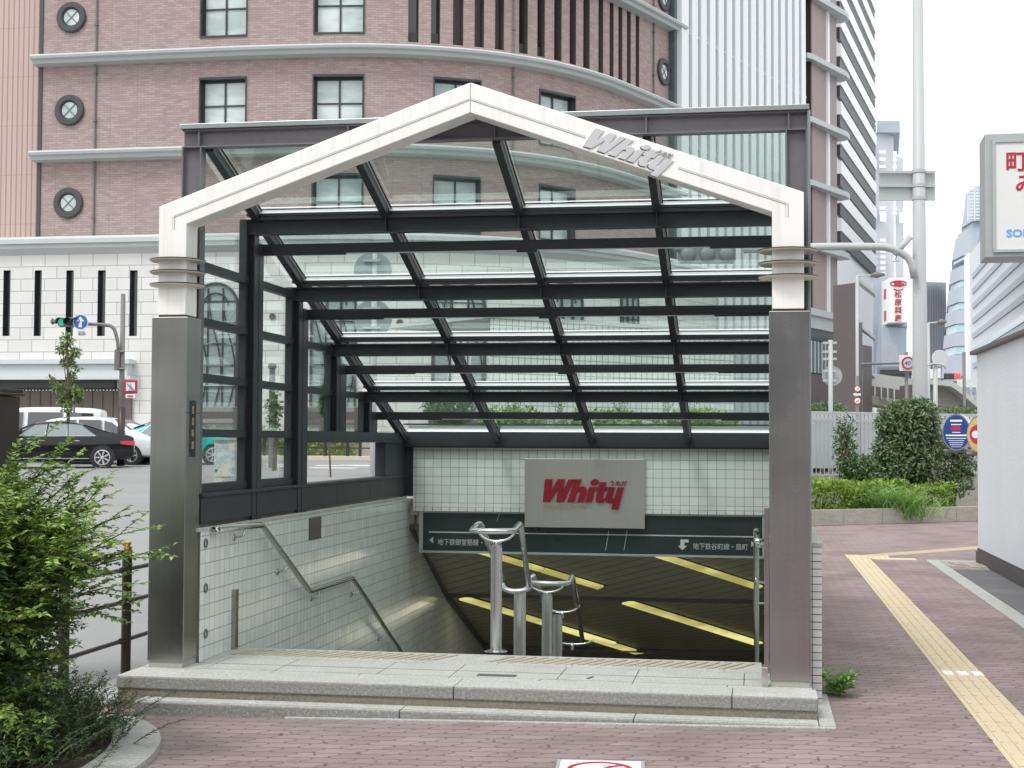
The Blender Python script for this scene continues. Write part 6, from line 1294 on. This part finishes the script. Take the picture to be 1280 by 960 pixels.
# shrub at the left, arching leafy shoots
sh = thing('leafy_shrub', 'dense green shrub of arching leafy shoots at the left edge', 'shrub', (-4.85, -1.4, -.2))
lm, lm2, tm = MB(), MB(), MB()
def shoot_to(px, py, dep, tip_m, n_side=7, spread=.4):
    tip = at(px, py, dep); base = np.array([-4.95+rnd.uniform(-.25, .15), -1.55+rnd.uniform(-.3, .3), -.2])
    P = [base+(tip-base)*t+np.array([0, 0, .28*math.sin(t*math.pi)])*np.linalg.norm(tip-base)*.35 for t in np.linspace(0, 1, 14)]
    tm.tube(P, list(np.linspace(.011, .003, 14)), 5, False)
    for i in range(4, 14):
        for _ in range(n_side//3+1):
            d = (P[i]-P[i-1])/np.linalg.norm(P[i]-P[i-1])+rv()*spread*1.6; spray(tip_m if i > 9 else lm, tm, P[i], d, rnd.uniform(.13, .30), .042, .024, .6, .022, .0025)
rows = [(625, 25, 5), (645, 60, 10), (665, 90, 14), (685, 108, 20), (705, 105, 22), (735, 85, 20), (770, 70, 18), (805, 65, 16), (845, 65, 14), (885, 62, 12), (925, 55, 10)]
for yy, xmax, cnt in rows:
    for _ in range(cnt):
        x = rnd.uniform(-60, xmax)*1.0; shoot_to(x, yy+rnd.uniform(-18, 18), rnd.uniform(7.3, 8.5), lm2 if rnd.random() < (.88 if yy < 690 else .5) else lm)
for (x, y) in ((128, 700), (178, 692), (138, 650), (112, 625), (75, 612), (50, 590), (150, 668), (28, 572), (10, 590), (60, 605), (38, 600), (130, 735), (120, 760), (100, 640), (85, 620)): shoot_to(x, y, 7.6, lm2, 4, .22)
lm.build('leaves', 'leaf_mid', sh); lm2.build('young_leaves', 'leaf_fresh', sh); tm.build('stems', 'bark', sh)
# wispy undergrowth
ug = thing('wispy_plant', 'thin dark green wispy stems spilling over the curved granite kerb', 'plant', (-4.2, -1.6, -.2))
um = MB(); uw = MB()
for _ in range(900):
    b = np.array([-4.22+rnd.gauss(0, .2), -1.75+rnd.gauss(0, .3), pave_z(-4.3)]) if _ % 5 < 3 else np.array([-4.4+rnd.gauss(0, .22), -2.15+rnd.gauss(0, .2), pave_z(-4.3)]); a = rnd.uniform(0, 2*math.pi); d = np.array([math.cos(a)*.5+.25, math.sin(a)*.35-.05, rnd.uniform(.5, 1.3)])
    spray(um, uw, b, d, rnd.uniform(.22, .5), .036, .009, 1.1, .014, .003, True, .2)
um.build('leaves', 'leaf_twig', ug); uw.build('stems', 'bark', ug)
# planter bed with curved granite kerb
kc = onZ(100, 1000, pave_z(-4))
def curve_kerb():
    c = np.array([-4.35, -2.35]); 
    q = onZ(213, 940, pave_z(-3.6)+.03); rx = q[0]-c[0]; ry = onZ(165, 893, pave_z(-3.8)+.03)[1]-c[1]
    def f(m):
        n = 26; A_ = [c+np.array([rx*math.cos(a), ry*math.sin(a)]) for a in np.linspace(-.9, 2.0, n)]; B_ = [c+np.array([(rx-.27)*math.cos(a), (ry-.27)*math.sin(a)]) for a in np.linspace(-.9, 2.0, n)]; z1 = pave_z(-3.8)+.045
        for i in range(n-1):
            e = .0 if (i % 5) else .03
            p, q_, r_, s_ = A_[i]+(A_[i+1]-A_[i])*e, A_[i+1], B_[i+1], B_[i]+(B_[i+1]-B_[i])*e
            m.add([(*v, z) for z in (-.4, z1) for v in (p, q_, r_, s_)], [(3, 2, 1, 0), (4, 5, 6, 7), (0, 1, 5, 4), (1, 2, 6, 5), (2, 3, 7, 6), (3, 0, 4, 7)])
    return c, rx, ry, f
c_, rx_, ry_, fk = curve_kerb(); part('planter_kerb', 'granite_kerb', None, fk, kind='structure')
part('planter_soil', 'soil', None, lambda m: m.lathe((c_[0], c_[1], -.4), [((rx_-.26), 0), ((rx_-.26), .4+pave_z(-4.2)+.02)], 24) if False else m.add([(c_[0]+(rx_-.26)*math.cos(a), c_[1]+(ry_-.26)*math.sin(a), pave_z(-4.1)+.025) for a in np.linspace(-.9, 2.0, 20)]+[(-6.2, c_[1]+ry_-.26, pave_z(-4.1)+.025), (-6.2, c_[1]-1.5, pave_z(-4.1)+.025)], [tuple(range(22))]), kind='structure')

def clump(m, c, rad, n, L, w_, flat=0, shell=.55, up=.4):
    """leaves through an uneven ellipsoidal crown"""
    c = np.array(c, float); rad = np.array(rad, float); lob = [(rv(), rnd.uniform(.75, 1.12)) for _ in range(9)]
    for _ in range(n):
        d = rv(); k = 1.0
        for lv, s in lob:
            a = max(0, d@lv)**5; k = k*(1-a)+s*a
        r_ = (shell+(1-shell)*rnd.random()**.6)*k; p = c+d*rad*r_; leaf_mb(m, p, d*.6+rv()*.8+np.array([0, 0, up-.4]), np.array([0, 0, 1.])+d*.8+rv()*.5, L*rnd.uniform(.7, 1.25), w_*rnd.uniform(.8, 1.2))
def boxhedge(m, p0, p1, dep_, z0, z1, n, L, w_):
    p0, p1 = np.array(p0[:2]), np.array(p1[:2]); t = p1-p0; ln = np.linalg.norm(t); t /= ln; nn_ = np.array([-t[1], t[0]])
    for _ in range(n):
        u, v, w2 = rnd.random()*ln, rnd.random(), rnd.random()
        f = rnd.random()
        if f < .5: v = rnd.random()**3*.3
        else: w2 = 1-rnd.random()**2*.3
        bump_ = .06*math.sin(u*3.1)+.05*math.sin(u*7.3+1)+.05*math.sin(u*1.3)
        q = p0+t*u+nn_*(v*dep_); z = z0+(z1-z0+bump_)*w2; leaf_mb(m, np.array([q[0], q[1], z]), rv()+np.array([0, -.3, .4]), np.array([0, -.5, 1.])+rv()*.6, L*rnd.uniform(.7, 1.3), w_)
# right planter: kerb, hedge, grass, bushes
pk = thing('planter_wall', 'low beige concrete kerb holding the hedge at the far side of the footway', 'wall', at(1120, 650, 28))
k0_, k1_ = onZ(1005, 658, pave_z(1)), onZ(1240, 651, pave_z(1)); kdv = (k1_-k0_); kdv[2] = 0; kl = np.linalg.norm(kdv); kdv /= kl; knv = np.array([-kdv[1], kdv[0], 0]); kh = .31
part('kerb', 'concrete', pk, lambda m: [m.obox(k0_+kdv*(kl*(i+.5)/5)+knv*.07+_UP*(kh/2), kdv*(kl/10-.004), knv*.07, _UP*kh/2) for i in range(5)], bevel=.01)
part('soil', 'soil', pk, lambda m: m.obox((k0_+k1_)/2+knv*2.3+_UP*.1, kdv*kl/2, knv*2.15, _UP*.1))
gz = pave_z(1)+.2
h1_ = thing('hedge', 'bright green clipped low hedge along the beige kerb', 'hedge', at(1080, 630, 28.6)); m = MB(); hA = at(1008, 610, proj(*k0_)[2]+.45); hB = at(1196, 610, proj(*k1_)[2]+.3)
boxhedge(m, hA, hB, 1.1, gz-.05, at(1080, 609, 28.4)[2], 6500, .085, .045); m.build('leaves', 'leaf_hedge', h1_)
part('twigs', 'bark', h1_, lambda m: [m.tube([np.array([*(hA[:2]+(hB-hA)[:2]*t), gz-.1])+knv*.25, np.array([*(hA[:2]+(hB-hA)[:2]*t), gz+.35])+knv*.25+rv()*.12], .012, 5) for t in np.linspace(.03, .97, 34)])
tg = thing('tall_grass', 'clump of long bright grass blades drooping over the kerb', 'grass', at(1110, 655, 27.6)); m = MB()
for _ in range(760):
    b = at(1112+rnd.gauss(0, 21), 652, proj(*((k0_+k1_)/2))[2]+rnd.uniform(.0, .4)); b[2] = gz+rnd.uniform(-.15, .1); a = rnd.uniform(0, 2*math.pi); dd = np.array([math.cos(a)*.34, math.sin(a)*.25-.12, 1.]); L = rnd.uniform(.5, 1.0); s = np.cross(dd, rv()); s /= np.linalg.norm(s); w_ = .013; o = len(m.v)
    for t in np.linspace(0, 1, 5):
        c = b+dd*L*t*1.0+np.array([0, 0, -L*.48*t*t])+np.array([math.cos(a), math.sin(a)-.4, 0])*L*.30*t*t
        m.v += [tuple(c+s*w_*(1-t*.9)), tuple(c-s*w_*(1-t*.9))]
    m.f += [(o+2*i, o+2*i+1, o+2*i+3, o+2*i+2) for i in range(4)]
m.build('blades', 'leaf_grass', tg)
def bush(label, px, py, rx, ry, dep, n, mat, L=.10, w_=.05, shell=.6, name='bush', ns_=7, multi=None):
    c = at(px, py, dep); k = dep/F; t = thing(name, label, 'bush', (c[0], c[1], -.1)); m = MB()
    if multi:
        for fx, fy_, fr, fn in multi: clump(m, at(px+fx*rx, py+fy_*ry, dep+rnd.uniform(-.25, .25)), (rx*k*fr, rx*k*fr*.8, ry*k*fr*rnd.uniform(.85, 1.0)), int(n*fn), L, w_, 0, shell)
    else: clump(m, c, (rx*k, rx*k*.7, ry*k), n, L, w_, 0, shell)
    m.build('leaves', mat, t)
    part('stems', 'bark', t, lambda m2: [m2.tube([np.array([c[0]+rnd.uniform(-.15, .15), c[1], -.15]), c+np.array([rnd.uniform(-.4, .4)*rx*k, rnd.uniform(-.2, .2), -.2*ry*k]), c+np.array([rnd.uniform(-.6, .6)*rx*k, rnd.uniform(-.3, .3), .5*ry*k])], [.03, .02, .008], 6) for _ in range(ns_)])
    return t
bush('big rounded dark green bush in front of the grey fence', 1137, 548, 44, 50, 32, 7800, 'leaf_dark', .115, .055, .45, multi=[(-.35, -.42, .62, .2), (.3, -.45, .6, .2), (-.05, -.1, .75, .22), (-.5, .25, .55, .13), (.45, .2, .6, .13), (.05, .5, .5, .1), (-.75, .55, .35, .05), (.05, -.62, .4, .07), (-.45, .78, .5, .1), (.4, .75, .55, .1), (0, .85, .5, .08)])
bush('lower dark bush spreading right of the big rounded bush', 1188, 570, 36, 40, 32.8, 2600, 'leaf_dark', .10, .05, .5, multi=[(-.4, -.3, .6, .3), (.3, -.35, .6, .3), (0, .2, .6, .25), (.5, .3, .45, .15), (-.3, .75, .55, .15), (.35, .8, .5, .15)])
bush('slim upright shrub in front of the fence panel', 1056, 558, 15, 46, 31.6, 750, 'leaf_mid', .095, .045, .1)
bush('low leafy bush at the foot of the slim shrub', 1075, 588, 24, 18, 31.2, 900, 'leaf_mid', .10, .05, .4)
bush('small bush top showing above the fence', 1032, 512, 24, 9, 38, 700, 'leaf_dark', .1, .05, .5)
bush('dark hedge top behind the blue oval board', 1205, 522, 36, 14, 38, 1200, 'leaf_dark', .1, .05, .5)
wd = thing('weed', 'bright green weed growing by the foot of the right pillar', 'plant', onZ(1040, 872, pave_z(0))); m = MB(); wb_ = onZ(1038, 868, pave_z(0))
for _ in range(26):
    a = rnd.uniform(0, 2*math.pi); spray(m, None, wb_+np.array([rnd.gauss(.02, .025), rnd.gauss(0, .05), 0]), np.array([math.cos(a)*.6+.2, math.sin(a)*.5, 1.1]), rnd.uniform(.1, .2), .07, .022, 1.5, .022)
m.build('leaves', 'leaf_grass', wd)
m = MB()
for i in range(150):
    y = rnd.uniform(.4, 6); leaf_mb(m, np.array([.125+abs(rnd.gauss(0, .02)), y, pave_z(0)]), np.array([rnd.gauss(.3, .4), rnd.gauss(0, .4), 1.]), np.array([1., 0, .3])+rv()*.4, rnd.uniform(.02, .06), .012)
o = m.build('grass', 'leaf_grass', None); o['kind'] = 'stuff'; tag(o, 'thin weeds along the foot of the white tiled parapet', 'weeds')
# young trees
def ytree(label, px, ytop, ybase, dep, w_px, n, mat, clumps):
    b = at(px, ybase, dep); b[2] = .62; k = dep/F; t = thing('street_tree', label, 'tree', b); tp_ = at(px, ytop, dep)
    part('trunk', 'bark', t, lambda m: [m.tube([b, b*.5+tp_*.5+np.array([.05, 0, 0]), tp_], [.07, .045, .012], 8)]+[m.tube([b*(1-f)+tp_*f, at(cx_, cy_, dep)], [.02, .006], 5) for cx_, cy_, r_ in clumps for f in (.55,)])
    m = MB()
    for cx_, cy_, r_ in clumps: clump(m, at(cx_, cy_, dep+rnd.uniform(-.3, .3)), (r_*k, r_*k*.8, r_*k*.8), int(n*r_*r_/100), .14, .075, 0, .1)
    m.build('crown', mat, t); return t
ytree('young street tree with sparse pale leaves in front of the white stone wall', 84, 415, 575, 46, 20, 190, 'leaf_tree', [(84, 425, 9), (78, 437, 8), (93, 440, 8), (84, 452, 9), (90, 470, 6), (72, 484, 8), (92, 490, 10), (80, 500, 9), (98, 497, 8), (84, 510, 7), (64, 472, 4), (98, 460, 4)])
ytree('slim leafy tree seen through the second side window', 343, 484, 575, 40, 14, 60, 'leaf_mid', [(343, 492, 8), (340, 505, 10), (346, 512, 10), (342, 525, 9), (344, 535, 8)])
bush('dark green tree behind the fourth side window', 411, 500, 10, 26, 40, 900, 'leaf_mid', .16, .09, .3, 'tree', 1)
bush('green shrub against the third arched window', 560, 508, 34, 24, 40, 1300, 'leaf_mid', .15, .08, .3)
for i, (px, py, rx, ry) in enumerate(((640, 519, 50, 8), (755, 521, 70, 7), (870, 521, 50, 7))):
    bush(('left part of the green hedge at the foot of the tiled kiosk', 'middle part of the green hedge at the foot of the tiled kiosk', 'right part of the green hedge at the foot of the tiled kiosk')[i], px, py+6, rx, ry+8, 28, 1400, 'leaf_hedge', .09, .05, .4)
for i, px in enumerate((640, 700, 775, 832, 858)):
    t = thing('shrub_sprig', ('bare twiggy shrub left of the kiosk middle', 'second small shrub before the kiosk', 'tiny sprig in front of the kiosk tiles', 'feathery shrub in front of the kiosk tiles', 'feathery shrub rightmost before the kiosk tiles')[i], 'shrub', at(px, 540, 27.5)); m = MB()
    for _ in range(10): spray(m, None, at(px, 522, 27.5), np.array([rnd.gauss(0, .35), 0, 1]), rnd.uniform(.3, .7) if i not in (2,) else .35, .07, .02, .6, .05)
    m.build('leaves', 'leaf_mid', t)
# hedge behind the far railing
m = MB(); boxhedge(m, at(300, 572, 58), at(450, 572, 58), .6, .85, 1.75, 1500, .16, .09); hh = thing('hedge', 'yellow green hedge behind the far dark railing', 'hedge', at(400, 575, 58)); m.build('leaves', 'leaf_hedge', hh)
# fallen leaves and litter on the pavers
m = MB()
for _ in range(60):
    x, y = rnd.uniform(-3, 2), rnd.uniform(-2.1, 2) ; 
    if x < .15: y = rnd.uniform(-2.2, -1.05)
    leaf_mb(m, np.array([x, y, pave_z(x)+.008]), np.array([rnd.gauss(0, 1), rnd.gauss(0, 1), .05]), np.array([0, 0, 1.])+rv()*.15, rnd.uniform(.02, .045), .018)
o = m.build('fallen_leaves', 'bark', None); o['kind'] = 'stuff'; tag(o, 'few brown fallen leaves scattered on the pink pavers', 'leaves')

# unseen frontage across the street, added for dark reflections in the polished pillars
ob = thing('office_block', 'unseen dark office frontage added for the pillar reflections', 'building', (0, -46, -.3), 'far office blocks')
part('wall', 'brownwall', ob, lambda m: m.box(-60, 60, -60, -46, -.4, 13))
for i in range(20): part('window', 'farglass', ob, lambda m: m.box(-58+6*i, -54.5+6*i, -45.99, -45.9, 3.5, 5.6))
part('parapet', 'concrete', ob, lambda m: m.box(-60.2, 60.2, -60.2, -45.8, 13.01, 13.6))

part('drain_block', 'concrete', None, lambda m: [m.obox((2.36, 11.32, pave_z(1)-.02), (.07, .01, 0), (-.03, .2, 0), (0, 0, .045)), m.obox((2.55, 10.9, pave_z(1)+.008), (.11, 0, 0), (0, .24, 0), (0, 0, .02))], bevel=.012, kind='structure')

# shared groups for repeats
GR = {'parked_car': 'cars on the road behind the left shrub', 'tiled_wall': 'white tiled walls round the stairwell', 'wall_handrail': 'handrails on the stair walls', 'guide_post': 'steel guide posts on the platform', 'tower': 'far towers', 'office_block': 'far office blocks', 'house': 'low buildings by the elevated road', 'sign_pole': 'poles with signs', 'signal_pole': 'poles with traffic signals', 'street_lamp': 'street lamps', 'notice_board': 'oval notice boards', 'bush': 'bushes', 'hedge': 'hedges', 'shrub_sprig': 'small shrubs before the kiosk', 'street_tree': 'young street trees'}
for o in list(COL.objects):
    nm = o.name.split('.')[0]
    if o.parent is None and nm in GR and 'category' in o and 'group' not in o: o['group'] = GR[nm]

# ================================================================== LIGHT, SKY, CAMERA
w = bpy.data.worlds.new('World'); sc.world = w; w.use_nodes = True; nt = w.node_tree; nt.nodes.clear()
ow = nt.nodes.new('ShaderNodeOutputWorld'); bg = nt.nodes.new('ShaderNodeBackground'); sk = nt.nodes.new('ShaderNodeTexSky')
SUN_EL, SUN_AZ = R(58), R(205)      # azimuth clockwise from +Y
sk.sky_type = 'NISHITA'; sk.sun_disc = False; sk.sun_elevation = SUN_EL; sk.sun_rotation = SUN_AZ; sk.dust_density = 6; sk.air_density = 1.0; sk.ozone_density = 1.0
hs = nt.nodes.new('ShaderNodeHueSaturation'); hs.inputs['Saturation'].default_value = .10
mx = nt.nodes.new('ShaderNodeMix'); mx.data_type = 'RGBA'; mx.inputs[0].default_value = .75; mx.inputs[7].default_value = (12.2, 12.5, 12.7, 1)   # even overcast veil over the sky texture
nt.links.new(sk.outputs[0], hs.inputs['Color']); nt.links.new(hs.outputs[0], mx.inputs[6]); nt.links.new(mx.outputs[2], bg.inputs[0]); bg.inputs[1].default_value = .1; nt.links.new(bg.outputs[0], ow.inputs[0])
sl = bpy.data.lights.new('sun', 'SUN'); sl.energy = 1.1; sl.angle = R(14); sl.color = (1, .97, .93); so = bpy.data.objects.new('sun', sl); COL.objects.link(so)
dirv = Vector((math.sin(SUN_AZ)*math.cos(SUN_EL), math.cos(SUN_AZ)*math.cos(SUN_EL), math.sin(SUN_EL))); so.rotation_euler = dirv.to_track_quat('Z', 'Y').to_euler(); so.location = dirv*60
cam = bpy.data.cameras.new('camera'); cam.sensor_width = 36; cam.lens = F/1280*36; cam.clip_start = .1; cam.clip_end = 3000
co = bpy.data.objects.new('camera', cam); COL.objects.link(co); sc.camera = co
Rc = _R*math.cos(RO)+_U*math.sin(RO); Uc = -_R*math.sin(RO)+_U*math.cos(RO)
mt = Matrix.Identity(4)
for i in range(3): mt[i][0] = Rc[i]; mt[i][1] = Uc[i]; mt[i][2] = -_FW[i]; mt[i][3] = CP[i]
co.matrix_world = mt
sc.view_settings.view_transform = 'Standard'; sc.view_settings.look = 'None'; sc.view_settings.exposure = .52; sc.view_settings.gamma = 1
sc.render.engine = 'CYCLES'; sc.cycles.use_denoising = True; sc.cycles.max_bounces = 8; sc.cycles.transparent_max_bounces = 24; sc.cycles.sample_clamp_indirect = 6
try: sc.cycles.denoiser = 'OPENIMAGEDENOISE'
except Exception: pass
